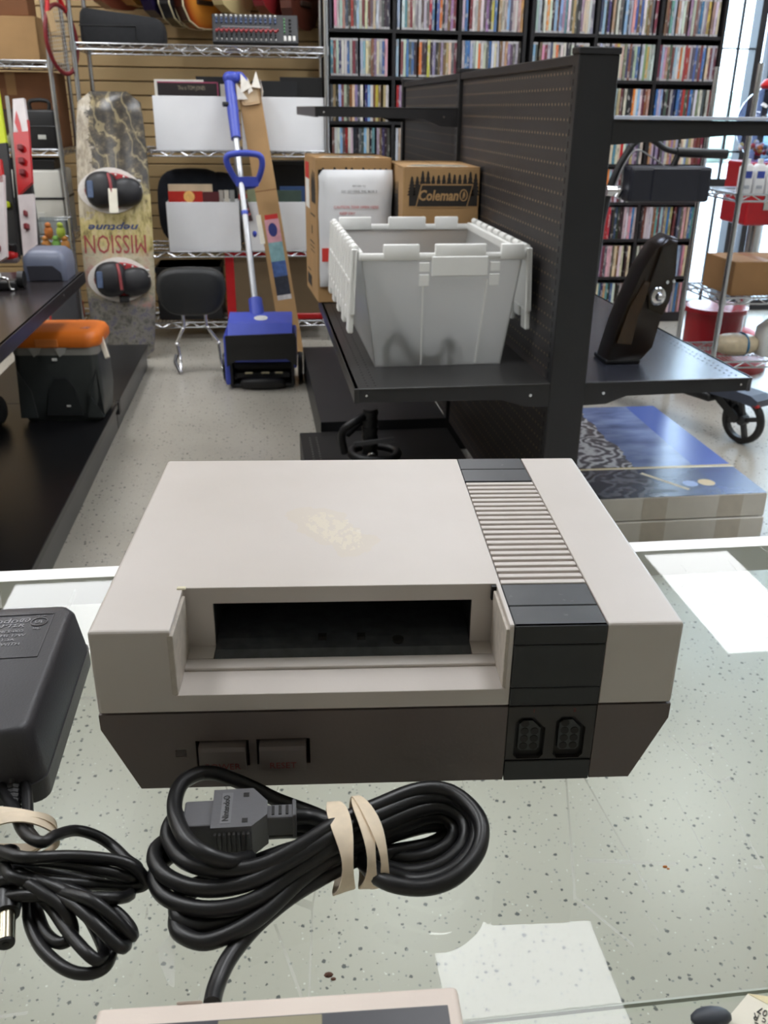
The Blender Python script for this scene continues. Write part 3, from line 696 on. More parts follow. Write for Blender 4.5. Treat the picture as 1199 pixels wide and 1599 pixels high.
# tote with hanging lids
def milky():
    t = NT('milky_plastic'); co = t.coord()
    d = t.n('ShaderNodeBsdfDiffuse', i={'Color': lin((252, 252, 250))}); tr = t.n('ShaderNodeBsdfTranslucent', i={'Color': lin((250, 250, 249))})
    a = t.n('ShaderNodeMixShader', i={0: .72}); t.L.new(d.outputs[0], a.inputs[1]); t.L.new(tr.outputs[0], a.inputs[2])
    tp = t.n('ShaderNodeBsdfTransparent', i={'Color': lin((235, 238, 240))}); a2 = t.n('ShaderNodeMixShader', i={0: .24}); t.L.new(a.outputs[0], a2.inputs[1]); t.L.new(tp.outputs[0], a2.inputs[2])
    g = t.n('ShaderNodeBsdfGlossy', i={'Color': (1,1,1,1), 'Roughness': .35})
    fr = t.math('MULTIPLY', t.n('ShaderNodeFresnel', i={'IOR': 1.4}).outputs[0], .6)
    b = t.n('ShaderNodeMixShader', i={0: fr}); t.L.new(a2.outputs[0], b.inputs[1]); t.L.new(g.outputs[0], b.inputs[2])
    t.L.new(b.outputs[0], t.out.inputs['Surface']); return t.m
MILK = milky(); MILKS = mat('milky_solid', (246, 246, 243), .4, 0, .02, 8)
TZ = .626
r = thing('storage_tote', 'white translucent plastic tote with two hanging lid flaps on the shelf', 'tote', (.445, 2.335, TZ), math.radians(1.0))
bw0, bw1, ln, ht = .172, .212, .63, .318                    # half widths bottom/top, length, height
def wall(P, th, nm, mt=MILK):
    a = [Vector(p) for p in P]; n = (a[1]-a[0]).cross(a[3]-a[0]).normalized()*th
    m = MB(); m.loft([a, [p+n for p in a]]); return m.build(nm, mt, r)
yf0, yb0 = .012, ln-.02
wall([(-bw0, yf0, 0), (bw0, yf0, 0), (bw1, 0, ht-.03), (-bw1, 0, ht-.03)], -.003, 'front_wall')
wall([(-bw0, yb0, 0), (-bw1, ln, ht-.03), (bw1, ln, ht-.03), (bw0, yb0, 0)], -.003, 'back_wall')
wall([(-bw0, yf0, 0), (-bw1, 0, ht-.03), (-bw1, ln, ht-.03), (-bw0, yb0, 0)], -.003, 'side_wall')
wall([(bw0, yf0, 0), (bw0, yb0, 0), (bw1, ln, ht-.03), (bw1, 0, ht-.03)], -.003, 'side_wall')
wall([(-bw0, yf0, .001), (-bw0, yb0, .001), (bw0, yb0, .001), (bw0, yf0, .001)], .003, 'bottom')
for y, sgn in ((0, -1), (ln, 1)):
    m = MB(); z0, z1 = ht-.055, ht
    # notched rim: three raised tabs on a band
    m.box((-bw1-.004, y-.006, ht-.040), (bw1+.004, y+.006, ht-.022), .002, 1)
    for x0, x1 in ((-.155, -.062), (-.022, .112), (.150, bw1)) if y == 0 else ((-bw1+.005, -.105), (-.05, .07), (.10, .175)):
        m.box((x0, y-.007, ht-.040), (x1, y+.006, ht), .003, 2)
    m.build('rim', MILKS, r, smooth=True)
    if y == 0:
        m = MB(); m.box((-.030, -.009, ht-.080), (.118, -.001, ht-.030), .002, 1); m.build('handle_grip', MILKS, r)
        for x in (-.062, .124):
            m = MB(); m.box((x, -.0075, ht-.105), (x+.026, -.002, ht-.075), .001, 1); m.box((x, -.0075, ht-.068), (x+.026, -.002, ht-.045), .001, 1); m.build('catch', MILKS, r)
        for x in (-.055, .115):
            m = MB(); m.bar((x+.004, -.002, ht-.09), (x*.88, .010, .004), .004, .004); m.build('wall_rib', MILKS, r)
for sgn in (-1, 1):
    m = MB(); m.box((sgn*bw1-.006, 0, ht-.04), (sgn*bw1+.006, ln, ht-.018), .002, 1); m.build('rim', MILKS, r)
    for k in range(9):
        m = MB(); m.cyl((sgn*(bw1+.012), .01+k*.07, ht-.012), (sgn*(bw1+.012), .055+k*.07, ht-.012), .009, 8); m.build('hinge', MILKS, r, smooth=True)
    # hanging lid flap with interlocking teeth
    M = Matrix.Translation((sgn*(bw1+.016), 0, ht-.012)) @ Matrix.Rotation(sgn*math.radians(-3), 4, 'Y')
    m = MB(); m.box((-.003, .0, -.165), (.003, ln, 0), .001, 1, M)
    m.box((-.008, .0, -.165), (.008, .012, 0), .002, 1, M); m.box((-.008, ln-.012, -.165), (.008, ln, 0), .002, 1, M)
    for k in range(1, 9): m.box((sgn*.003-.004, k*.07-.004, -.16), (sgn*.003+.004, k*.07+.004, 0), .001, 1, M)
    m.box((sgn*.003-.004, 0, -.09), (sgn*.003+.004, ln, -.082), .001, 1, M)
    lid = m.build('lid_flap', MILKS, r)
    for k in range(9):
        d = .05 if k % 2 == 0 else .025
        m = MB(); m.box((-.007, k*.07+.005, -.165-d), (.007, k*.07+.05, -.158), .004, 2, M); m.build('tooth', MILKS, lid)
# things lying in the tote
def inside(x, y, z): return Matrix.Translation((.445, 2.335, TZ)) @ Matrix.Rotation(math.radians(1.0), 4, 'Z') @ Vector((x, y, z))
m = MB(); m.tube([p for p in spline([inside(*p) for p in ((-.13, .035, .02), (-.14, .03, .07), (-.11, .03, .10), (-.08, .035, .07), (-.05, .04, .05), (.0, .035, .045), (.02, .03, .085), (.04, .035, .05), (.0, .1, .02), (-.1, .1, .015))], 6)], .009, 8); o = m.build('coiled_cable', mat('dim_grey', (70, 74, 82), .6, 0, .1, 20), None, smooth=True); tag(o, 'dark looped cable dimly seen through the white tote', 'cable')
m = MB(); m.box((-.14, -.10, 0), (.14, .10, .045), .006, 1); m.box((-.135, -.095, .045), (.02, .06, .06), .004, 1); o = m.build('boxed_gadget', MATS['dim_grey'], None, inside(-.005, .15, .006), (0, 0, .05)); tag(o, 'flat dark gadget lying at the bottom of the white tote', 'gadget')

# camping cartons behind the tote
def carton(name, label, cat, c, w, d, h, rz=0):
    r = thing(name, label, cat, c, rz)
    m = MB(); m.box((-w/2, 0, 0), (w/2, d, h-.002), .003, 1); m.build('box_body', CARD, r)
    for k, (x0, x1) in enumerate(((-w/2, -.002), (.002, w/2))):
        m = MB(); m.box((x0, .001, h-.002), (x1, d-.001, h+.001), .0008, 1); m.build('flap', CARD, r)
    m = MB(); pts = [(-w/2+.015, .03), (-w*.2, .004), (0, .02), (w*.18, .002), (w*.36, .03), (w*.30, .10), (0, .12), (-w*.3, .11)]
    m.prism(pts, h+.001, h+.0025, 'xy'); m.build('packing_tape', CLEART, r)
    return r
CLEART = mat('shiny_tape', (222, 214, 198), .12, 0, .25, 40)
INKT = mat('black_print', (38, 33, 28), .75, 0, .05, 30)
def forest(r, x0, x1, z0, z1, y, n, seed, body=True, axis='front'):
    rnd = random.Random(seed); m = MB()
    M = None
    if axis == 'left': M = Matrix(((0,1,0,0),(1,0,0,0),(0,0,1,0),(0,0,0,1)))
    if body: m.box((x0, y-.0006, z0), (x1, y, z0+(z1-z0)*.45), 0, 1, M)
    w = (x1-x0)/n
    for k in range(n):
        c = x0+(k+.5)*w; top = z1-rnd.random()*(z1-z0)*.17; b = z0+(z1-z0)*.30
        P = []; Ln = 6
        left = []; right = []
        for j in range(Ln):
            f0 = j/Ln; z_ = b+(top-b)*f0; hw = w*.85*(1-f0)**.8+.001
            left += [(c-hw, z_), (c-hw*.55, z_+(top-b)/Ln*.8)]; right += [(c+hw, z_), (c+hw*.55, z_+(top-b)/Ln*.8)]
        P = right+[(c, top)]+list(reversed(left))
        m.prism(P, y-.0007, y-.0001, 'xz', M)
    o = m.build('tree_print', INKT, r); return o
c2 = A(700, 330, 3.02)
r = carton('camping_carton', 'brown carton with dark pine tree print and framed name, against the pegboard', 'box', (.562, 3.02, TZ), .250, .38, .462, 0)
forest(r, -.105, .119, .345, .453, 0, 13, 2)
m = MB(); P = [(-.084, .340), (.086, .340), (.104, .412), (-.066, .412)]; m.prism(P, -.0016, -.0008, 'xz'); pl = m.build('name_frame', CARD, r)
P2 = [(-.080, .344), (.0835, .344), (.100, .408), (-.0635, .408)]; m = MB(); m.prism(P2, -.0020, -.0016, 'xz'); m.build('name_field', INKT, pl)
text('lettering', 'Coleman', .044, CARD, r, FRONT((-.010, -.0021, .376)), .0003, shear=.18, bold=.0012, sx=.82)
m = MB(); m.tube([V(.073+.012*math.cos(a*PI/10), -.0022, .378+.017*math.sin(a*PI/10)) for a in range(20)], .0018, 5, True); m.prism([(.069, .367), (.071, .385), (.075, .391), (.078, .382), (.077, .367), (.0745, .376), (.072, .367)], -.0026, -.0020, 'xz'); m.build('emblem', CARD, r)
forest(r, .10, .30, .27, .43, -.125, 7, 5, True, 'left')
r = carton('camping_carton', 'tall brown carton with pine tree print behind the white mailer bag', 'box', (.299, 3.225, TZ), .258, .34, .478, math.radians(4))
forest(r, -.115, .12, .385, .452, 0, 12, 8, False)
forest(r, .03, .14, .33, .44, -.129, 4, 9, True, 'left')
SIDE = lambda y, z: frame((-.1296, y, z), (0, -1, 0), (0, 0, 1))
m = MB(); m.box((-.1298, .20, .40), (-.129, .31, .455)); m.build('red_label', INKR, r)
m = MB(); m.box((-.1298, .20, .30), (-.129, .31, .40)); m.build('white_label', INKW, r)
for k, (y0, y1, z0, z1) in enumerate(((.05, .17, .285, .290), (.08, .20, .19, .194), (.08, .20, .175, .178), (.08, .19, .16, .163), (.20, .29, .08, .084), (.18, .30, .025, .065), (.13, .15, .22, .25))):
    m = MB(); m.box((-.1296, y0, z0), (-.129, y1, z1)); m.build('print_mark', INKT, r)
# white mailer bag leaning on the left carton
r = thing('mailer_bag', 'white plastic mailer bag with a red block leaning on the tall carton', 'bag', (.302, 3.212, TZ+.058))
m = MB(); nx, nz = 16, 20
g = {}
for face in (0, 1):
    for i in range(nx+1):
        for j in range(nz+1):
            u, v = i/nx, j/nz; ed = min(u, 1-u, v, 1-v)
            th = .028*min(1, ed*5)**.6
            wr = .0035*noise.noise(Vector((u*5, v*6, 3+face)))*min(1, ed*8)+.0025*noise.noise(Vector((u*14, v*9, face)))*min(1, ed*8)
            y = (-th+wr if face == 0 else 0.0)-.002+.0*v
            g[face, i, j] = m.bm.verts.new((-.125+.25*u+.004*noise.noise(Vector((v*4, 1, 1))), y, .385*v))
for face in (0, 1):
    for i in range(nx):
        for j in range(nz):
            m.bm.faces.new((g[face, i, j], g[face, i+1, j], g[face, i+1, j+1], g[face, i, j+1]))
bmesh.ops.remove_doubles(m.bm, verts=m.bm.verts[:], dist=.0004)
m.build('bag_body', mat('mailer_white', (228, 229, 232), .32, 0, .02, 12), r, smooth=True)
m = MB(); m.box((-.118, -.0335, .09), (.04, -.0325, .135), 0); m.build('red_block', mat('mailer_red', (212, 60, 52), .5, 0, 0), r)
for s_, z, sz, mt, x in (('RETURN TO', .335, .008, INKB, .01), ('GO GO MAIL INC BOX 2', .318, .011, INKB, .01), ('CAUTION TEAR OPEN HERE', .268, .012, INKR, .0), ('KEEP DRY', .248, .012, INKR, -.03)):
    text('lettering', s_, sz, mt, r, FRONT((x, -.0332, z)), .0002)
m = MB(); m.box((-.02, -.0335, .19), (.0, -.0325, .22)); m.build('print_mark', INKB, r)

# strap roll and buckles on the base deck below the shelf
r = thing('strap_bundle', 'black strap bundle with a roller and steel clip on the base deck', 'strap', (.33, 2.98, .108))
m = MB(); m.cyl((0, 0, .0), (0, 0, .20), .026, 16); [m.cyl((0, 0, .03*k), (0, 0, .03*k+.012), .029, 16) for k in range(1, 7)]; m.build('roller', RUBBER, r, smooth=True)
m = MB(); m.tube(spline([(-.09, .0, .04), (-.10, -.02, .12), (-.06, -.03, .16), (-.02, .0, .17), (-.08, .02, .10)], 6), .014, 8); m.build('strap', BLACKP, r, smooth=True)
m = MB(); m.tube(spline([(-.05, -.03, .03), (.06, -.06, .03), (.10, .02, .03), (.04, .08, .03), (-.05, .06, .03)], 6, True), .016, 8, True); m.build('strap', BLACKP, r, smooth=True)
m = MB(); m.bar((-.06, -.045, .085), (.08, -.045, .10), .012, .014); m.build('grey_strap', mat('grey_strap', (84, 84, 86), .6, 0, .1, 60), r)
m = MB(); m.tube(spline([(-.005, -.05, .03), (.012, -.055, .045), (.0, -.06, .055), (-.012, -.055, .045)], 5, True), .004, 6, True); m.build('clip', STEEL, r, smooth=True)
m = MB(); m.box((-.10, -.09, -.001), (-.03, -.05, .006), .002, 1); m.bar((-.09, -.07, .008), (-.035, -.055, .016), .03, .004); m.build('paper_label', mat('label_paper', (214, 200, 184), .7, 0, .04, 30), r)

# dark amber wedge shaped lamp housing leaning on the right shelf
r = thing('lamp_housing', 'dark amber wedge shaped vehicle lamp housing with bright bulb knob on right shelf', 'lamp', (.975, 2.36, TZ)); r.scale = (.87, 1, 1.0)
AMB = NT('dark_amber'); AMB.base(lin((44, 30, 18))); AMB.b.inputs['Roughness'].default_value = .28; AMB = AMB.m
def wedge(s, y):
    P = [(-.085, 0), (-.06, .10), (-.035, .17), (.0, .255), (.035, .315), (.075, .338), (.105, .330), (.112, .25), (.104, .17), (.082, .12), (.075, .085), (.065, .035), (.03, 0)]
    c = Vector((.02, .16)); return [V(c.x+(x-c.x)*s, y, max(c.y+(z-c.y)*s, .0)) for x, z in P]
m = MB(); m.loft([wedge(.93, -.045), wedge(1.0, -.030), wedge(1.0, .03), wedge(.9, .045)]); m.build('housing', AMB, r, smooth=True)
m = MB(); m.prism([(-.058, .06), (-.03, .155), (.01, .225), (.03, .22), (.0, .13), (-.01, .055)], -.053, -.044, 'xz'); m.build('lens_rib', mat('amber_lens', (70, 48, 24), .2, 0, .1, 20), r)
m = MB(); m.prism([(.05, .31), (.09, .322), (.097, .20), (.075, .135), (.03, .15), (.02, .2)], -.056, -.044, 'xz'); m.build('lens', mat('smoke_lens', (52, 42, 32), .15, 0, .05, 20), r)
m = MB(); m.lathe([(.026, -.052), (.026, -.060), (.020, -.064), (.012, -.066), (.010, -.074), (.004, -.078)], 18, (.052, 0, .185), 'y'); m.build('bulb_knob', STEEL, r, smooth=True)
for x, z in ((.075, .222), (.095, .224)):
    m = MB(); m.cyl((x, -.062, z), (x, -.054, z), .005, 10); m.build('screw', STEEL, r)
m = MB(); m.box((-.085, -.045, 0), (.03, .05, .012), .003, 1); m.build('foot', BLACKP, r)

# flat boxes stacked on the floor right of the gondola
def photo_print():
    t = NT('glossy_print'); co = t.coord(); s = t.n('ShaderNodeSeparateXYZ', i={0: co}).outputs
    sw = t.n('ShaderNodeTexWave', i={'Vector': t.map(co, (1, 1.3, 1), (0,0,0), (0,0,.5)), 'Scale': 4.0, 'Distortion': 22.0, 'Detail': 3.0, 'Detail Scale': 1.6}).outputs['Fac']
    left = t.ramp(sw, [(.2, lin((76, 74, 80))), (.55, lin((120, 118, 122))), (.9, lin((190, 190, 194)))])
    right = t.ramp(t.noise(t.map(co, (2, 5, 1)), 3.5, 4), [(.3, lin((70, 86, 128))), (.7, lin((124, 142, 186)))])
    m_ = t.math('GREATER_THAN', t.math('ADD', s[0], t.math('MULTIPLY', t.noise(co, 9, 3), .12)), .47)
    c = t.mix(m_, left, right)
    st = t.math('MULTIPLY', t.math('GREATER_THAN', t.math('ADD', s[0], t.math('MULTIPLY', s[1], -.02)), .60), 1.0)
    c = t.mix(st, c, lin((66, 92, 168)))
    dk = t.math('LESS_THAN', s[1], .245); lt = t.math('GREATER_THAN', s[0], .3)
    c = t.mix(t.math('MULTIPLY', dk, .75), c, lin((30, 34, 52)))
    yl = t.math('LESS_THAN', t.math('ABSOLUTE', t.math('SUBTRACT', s[1], .25)), .006)
    c = t.mix(yl, c, lin((190, 168, 110)))
    t.base(c); t.b.inputs['Roughness'].default_value = .22; return t.m
GREYC = mat('grey_card', (226, 222, 213), .75, 0, .05, 9)
for k, (z, lab) in enumerate(((0, 'lower pale grey flat carton on the floor under the picture carton'), (.081, 'long flat carton with glossy blue picture lid lying on another carton'))):
    r = thing('flat_carton', lab, 'box', (.802, 2.452+.006*k, z), 0)
    m = MB(); m.box((0, 0, 0), (.74, .92, .0775), .002, 1); m.build('box_body', GREYC, r)
    for x in (.0, .31, .56):
        m = MB(); m.box((x+.02, -.0008, .002), (x+.10, 0, .076)); m.build('tape_strip', mat('tan_tape', (204, 196, 182), .4, 0, .04, 30), r)
    if k:
        m = MB(); m.box((.002, .002, .0775), (.738, .918, .0785)); m.build('picture_lid', photo_print(), r)
        for (x, y, w_, h_, mt) in ((.50, .08, .05, .035, mat('badge_blue', (150, 170, 210), .3, 0, 0)), (.555, .085, .055, .035, mat('badge_gold', (214, 186, 120), .3, 0, 0)), (.36, .035, .10, .03, mat('badge_dark', (36, 40, 44), .3, 0, .3, 90))):
            m = MB(); m.cyl((x+w_/2, y+h_/2, .0785), (x+w_/2, y+h_/2, .0788), w_/2, 16) if mt.name != 'badge_dark' else m.prism([(x, y), (x+w_, y+.004), (x+w_, y+h_*.6), (x+.02, y+h_)], .0785, .0788, 'xy'); m.build('print_badge', mt, r)
        m = MB(); m.bar((.0, .252, .0788), (.74, .235, .0788), .010, .0006); m.build('strap', mat('cream_strap', (226, 212, 176), .4, 0, 0), r)
        m = MB(); m.bar((.40, .20, .0788), (.50, .05, .0788), .014, .0004); m.build('strap', MATS['cream_strap'], r)

# kick scooter standing beyond the flat boxes
SRZ = math.radians(-65.5)
r = thing('kick_scooter', 'black folding kick scooter with spoked rear wheel parked beyond the flat cartons', 'scooter', (1.92, 3.34, 0), SRZ)
SI = (Matrix.Translation((1.92, 3.34, 0)) @ Matrix.Rotation(SRZ, 4, 'Z')).inverted()
def sw(*p): return SI @ Vector(p)
for xw in (0, -.95):
    m = MB(); m.lathe([(.078, -.014), (.092, -.016), (.099, -.008), (.099, .008), (.092, .016), (.078, .014), (.078, -.014)], 28, (xw, 0, .0995), 'y'); wh = m.build('wheel', RUBBER, r, smooth=True)
    m = MB(); m.lathe([(.074, -.012), (.082, -.012), (.082, .012), (.074, .012), (.074, -.012)], 24, (xw, 0, .0995), 'y')
    for a in range(4):
        t_ = a*2*PI/4+.3; m.bar((xw, 0, .0995), (xw+.078*math.cos(t_), 0, .0995+.078*math.sin(t_)), .018, .018)
    m.lathe([(.02, -.02), (.02, .02)], 14, (xw, 0, .0995), 'y'); m.build('spoked_rim', mat('wheel_hub', (48, 48, 52), .4, 0, .1, 40), wh, smooth=True)
for yy in (-.026, .026):
    m = MB(); m.bar((-.17, yy, .205), (-.01, yy, .0995), .010, .035); m.build('fork', BLACKP, r)
m = MB(); m.box((-.86, -.055, .145), (-.14, .055, .18), .01, 2); m.build('deck', BLACKP, r, smooth=True)
m = MB(); m.prism([(-.165, .195), (-.12, .228), (.05, .222), (.085, .207), (.08, .178), (.0, .184), (-.14, .182)], -.05, .05, 'xz'); m.build('rear_platform', mat('slate_deck', (70, 76, 92), .4, 0, .08, 30), r)
m = MB(); m.box((.066, -.050, .178), (.087, -.028, .190), .003, 1); m.build('tail_light', RED, r)
m = MB(); m.tube([V(-.95, 0, .20), sw(1.54, 4.2, .79), sw(1.560, 4.2, .935), sw(1.60, 4.2, 1.04), sw(1.641, 4.2, 1.112)], .017, 12); m.bar((-.95, 0, .0995), (-.95, 0, .24), .04, .05); m.build('stem', BLACKP, r, smooth=True)
m = MB(); m.cyl(sw(1.535, 4.17, .928), sw(1.60, 4.17, .928), .024, 14); m.cyl(sw(1.58, 4.16, .90), sw(1.60, 4.16, .935), .016, 12); m.build('clamp', STEEL, r, smooth=True)
m = MB(); m.tube(spline([sw(1.641, 4.2, 1.112), sw(1.69, 4.2, 1.15), sw(1.75, 4.2, 1.135), sw(1.80, 4.19, 1.105), sw(1.87, 4.18, 1.09)], 8), .013, 10); m.tube([sw(1.83, 4.18, 1.00), sw(1.86, 4.18, 1.085)], .014, 10); m.build('handlebar', BLACKP, r, smooth=True)
m = MB(); m.tube([sw(1.85, 4.18, 1.092), sw(2.09, 4.18, 1.085)], .021, 14); m.build('grip', RUBBER, r, smooth=True)
m = MB(); m.tube(spline([sw(1.57, 4.16, .94), sw(1.60, 4.16, 1.03), sw(1.65, 4.16, 1.10), sw(1.73, 4.16, 1.07), sw(1.80, 4.16, 1.03)], 8), .004, 6); m.build('brake_cable', mat('grey_cable', (150, 150, 152), .3, .3, 0), r, smooth=True)
WM = SI @ Matrix.Translation((1.80, 4.14, .96))
m = MB(); m.box((-.19, -.06, -.075), (.19, .05, .075), .014, 2, WM); m.box((-.09, -.066, -.07), (.13, -.058, .07), .004, 1, WM); m.build('handlebar_case', mat('case_navy', (30, 32, 42), .45, 0, .06, 12), r)

# ------------------------------------------------------------------ gumball machine, rack and goods by the window
r = thing('gumball_machine', 'red gumball machine with a clear globe by the shop window', 'gumball machine', (2.71, 4.95, 0)); RED2 = mat('machine_red', (166, 22, 32), .35, 0, .06, 10)
m = MB(); m.lathe([(.15, 0), (.15, .05), (.11, .09), (.06, .12)], 28); m.build('stand_base', RED, r, smooth=True)
m = MB(); m.lathe([(.04, .1), (.04, .72)], 16); m.build('stand_pole', CHROME, r, smooth=True)
m = MB(); m.box((-.15, -.15, .70), (.15, .15, 1.02), .012, 2); m.build('machine_body', RED2, r)
m = MB(); m.box((-.06, -.156, .78), (.06, -.149, .93), .003, 1); m.cyl((0, -.175, .85), (0, -.155, .85), .035, 16); m.build('coin_plate', STEEL, r)
m = MB(); prof = [(.10, 1.02)]+[(.19*math.sin(a), 1.21-.19*math.cos(a)) for a in [k*PI/12 for k in range(3, 11)]]+[(.07, 1.395)]
m.lathe(prof, 28); gl_ = m.build('globe', glass('globe_glass', (206, 216, 240), 1.2, .05), r, smooth=True)
m = MB(); m.lathe([(.09, 1.375), (.10, 1.39), (.08, 1.42), (.02, 1.435)], 20); m.build('lid', RED, r, smooth=True)
rnd = random.Random(4); m = None
GC = [mat('gum_'+n, c, .35, 0, 0) for n, c in (('red', (210, 60, 50)), ('yellow', (232, 200, 90)), ('white', (230, 226, 220)), ('orange', (226, 130, 70)), ('teal', (90, 150, 160)))]
ME = {}
for k in range(70):
    a, q = rnd.random()*2*PI, .15*math.sqrt(rnd.random()); i = k % 5
    if i not in ME:
        m = MB(); m.sell((0,0,0), (.013, .013, .013), 1, 1, 10, 7); o = m.build('gumball', GC[i], r, smooth=True); ME[i] = o.data
    else: o = link('gumball', ME[i], None, r)
    o.location = (q*math.cos(a), q*math.sin(a), 1.047+.013*(k % 3)+q*.25)
DRED = mat('drum_red', (150, 18, 30), .25, 0, .06, 10)
r = thing('red_drum', 'low round red plastic drum with a wide foot below the wire rack', 'drum', (2.38, 4.61, 0))
m = MB(); m.lathe([(.30, 0), (.30, .03), (.26, .06), (.16, .09)], 32); m.build('foot', DRED, r, smooth=True)
m = MB(); m.lathe([(.15, .06), (.15, .28), (.165, .285), (.165, .31), (.10, .315)], 28); m.build('drum_body', DRED, r, smooth=True)

# chrome wire shelving units
def wire_rack(name, label, x0, x1, y0, y1, zs, top, posts=True, parent=None, step=.045):
    r = thing(name, label, 'wire rack', (x0, y0, 0)); w, d = x1-x0, y1-y0
    for px_, py_ in ((0, 0), (w, 0), (0, d), (w, d)):
        m = MB(); m.cyl((px_, py_, .0), (px_, py_, top), .0125, 12)
        for k in range(int(top/.1)): m.cyl((px_, py_, .05+.1*k), (px_, py_, .054+.1*k), .0138, 12)
        m.build('post', CHROME, r, smooth=True)
    for z in zs:
        m = MB()
        for yy in (0, d):
            m.cyl((0, yy, z), (w, yy, z), .0045, 8); m.cyl((0, yy, z-.028), (w, yy, z-.028), .0045, 8)
            n = max(4, int(w/.052)); zg = [(w*k/n, yy, z if k % 2 else z-.028) for k in range(n+1)]
            for k in range(n): m.cyl(zg[k], zg[k+1], .003, 6)
        for xx in (0, w):
            m.cyl((xx, 0, z), (xx, d, z), .0045, 8); m.cyl((xx, 0, z-.028), (xx, d, z-.028), .0045, 8)
            n = max(3, int(d/.052)); zg = [(xx, d*k/n, z if k % 2 else z-.028) for k in range(n+1)]
            for k in range(n): m.cyl(zg[k], zg[k+1], .003, 6)
        for xx, yy in ((0, 0), (w, 0), (0, d), (w, d)): m.cyl((xx, yy, z-.034), (xx, yy, z+.006), .017, 12)
        sh = m.build('shelf', CHROME, r, smooth=True)
        m = MB(); n = int(w/.021)
        for k in range(1, n): m.bar((w*k/n, 0, z), (w*k/n, d, z), .0028, .0028)
        for f_ in (.33, .66): m.cyl((0, d*f_, z-.004), (w, d*f_, z-.004), .0035, 6)
        q = m.build('shelf_wires', CHROME, sh); q['kind'] = 'stuff'
    return r
wire_rack('wire_rack', 'chrome wire rack with bottles and boxes in front of the shop window', 2.09, 2.70, 4.0, 4.40, (.165, .47, .925), 1.45)
for i, x in enumerate((2.135, 2.195, 2.255, 2.315)):
    r = thing('label_bottle', f'white bottle with blue squares label on the window rack, {("first", "second", "third", "fourth")[i]} from the left', 'bottle', (x, 4.06, .9265), 0, 'white bottles on the window rack')
    m = MB(); m.loft([rr for rr in ([V(px_, py_, z) for px_, py_ in rrect(-.027*s_, -.022*s_, .027*s_, .022*s_, .008*s_)] for z, s_ in ((0, .95), (.01, 1), (.11, 1), (.125, .6)))]); m.build('bottle_body', mat('bottle_white', (226, 226, 228), .4, 0, .02, 20), r, smooth=True)
    m = MB(); m.cyl((0,0,.125), (0,0,.145), .012, 14); m.build('cap', WHITEP, r)
    m = MB(); m.box((-.018, -.0228, .065), (.018, -.0221, .095)); m.build('blue_label', mat('label_blue', (56, 74, 156), .5, 0, 0), r)
    m = MB(); m.box((-.014, -.0228, .02), (.014, -.0221, .035)); m.build('grey_label', mat('label_grey', (170, 174, 184), .5, 0, .2, 200), r)
def simple_carton(name, label, c, w, d, h, mt=CARD, rz=0, cat='box'):
    r = thing(name, label, cat, c, rz)
    m = MB(); m.box((-w/2, 0, 0), (w/2, d, h-.002), .003, 1); m.build('box_body', mt, r)
    for x0, x1 in ((-w/2, -.0015), (.0015, w/2)):
        m = MB(); m.box((x0, 0.001, h-.002), (x1, d-.001, h), .0008, 1); m.build('flap', mt, r)
    m = MB(); m.box((-.03, -.0006, h*.3), (.03, d*.3, h+.0006)) if False else m.box((-.025, .0, h), (.025, d, h+.0006)); m.box((-.025, -.0008, h*.7), (.025, 0, h+.0006)); m.build('packing_tape', mat('brown_tape', (150, 112, 70), .3, 0, .04, 20), r)
    return r
simple_carton('shipping_carton', 'brown cardboard carton on the middle level of the window rack', (2.31, 4.03, .4735), .34, .30, .155, mat('cardboard_b', (150, 112, 72), .8, 0, .06, 8))
r = thing('wrapped_loaf', 'pale wrapped packet with a blue tie on the low level of the window rack', 'packet', (2.27, 4.14, .168))
m = MB(); m.sell((0, 0, .05), (.11, .07, .05), .7, .8, 18, 10); m.build('wrapper', mat('pale_wrap', (206, 190, 160), .35, 0, .08, 40), r, smooth=True)
m = MB(); m.tube([(.03, .072*math.cos(a*PI/8), .05+.052*math.sin(a*PI/8)) for a in range(16)], .006, 6, True); m.build('blue_tie', mat('tie_blue', (40, 110, 150), .5, 0, 0), r)
r = thing('white_jug', 'white plastic jug with a dark label at the right end of the low rack level', 'jug', (2.44, 4.12, .168))
m = MB(); m.loft([[V(px_, py_, z) for px_, py_ in rrect(-.07*s_, -.06*s_, .07*s_, .06*s_, .03*s_)] for z, s_ in ((0, .95), (.02, 1), (.13, 1), (.17, .5), (.18, .35))]); m.build('jug_body', WHITEP, r, smooth=True)
m = MB(); m.cyl((0,0,.18), (0,0,.20), .026, 16); m.build('cap', WHITEP, r); m = MB(); m.box((-.04, -.0612, .05), (.04, -.0602, .10)); m.build('label_patch', mat('label_navy', (66, 68, 130), .5, 0, .1, 80), r)

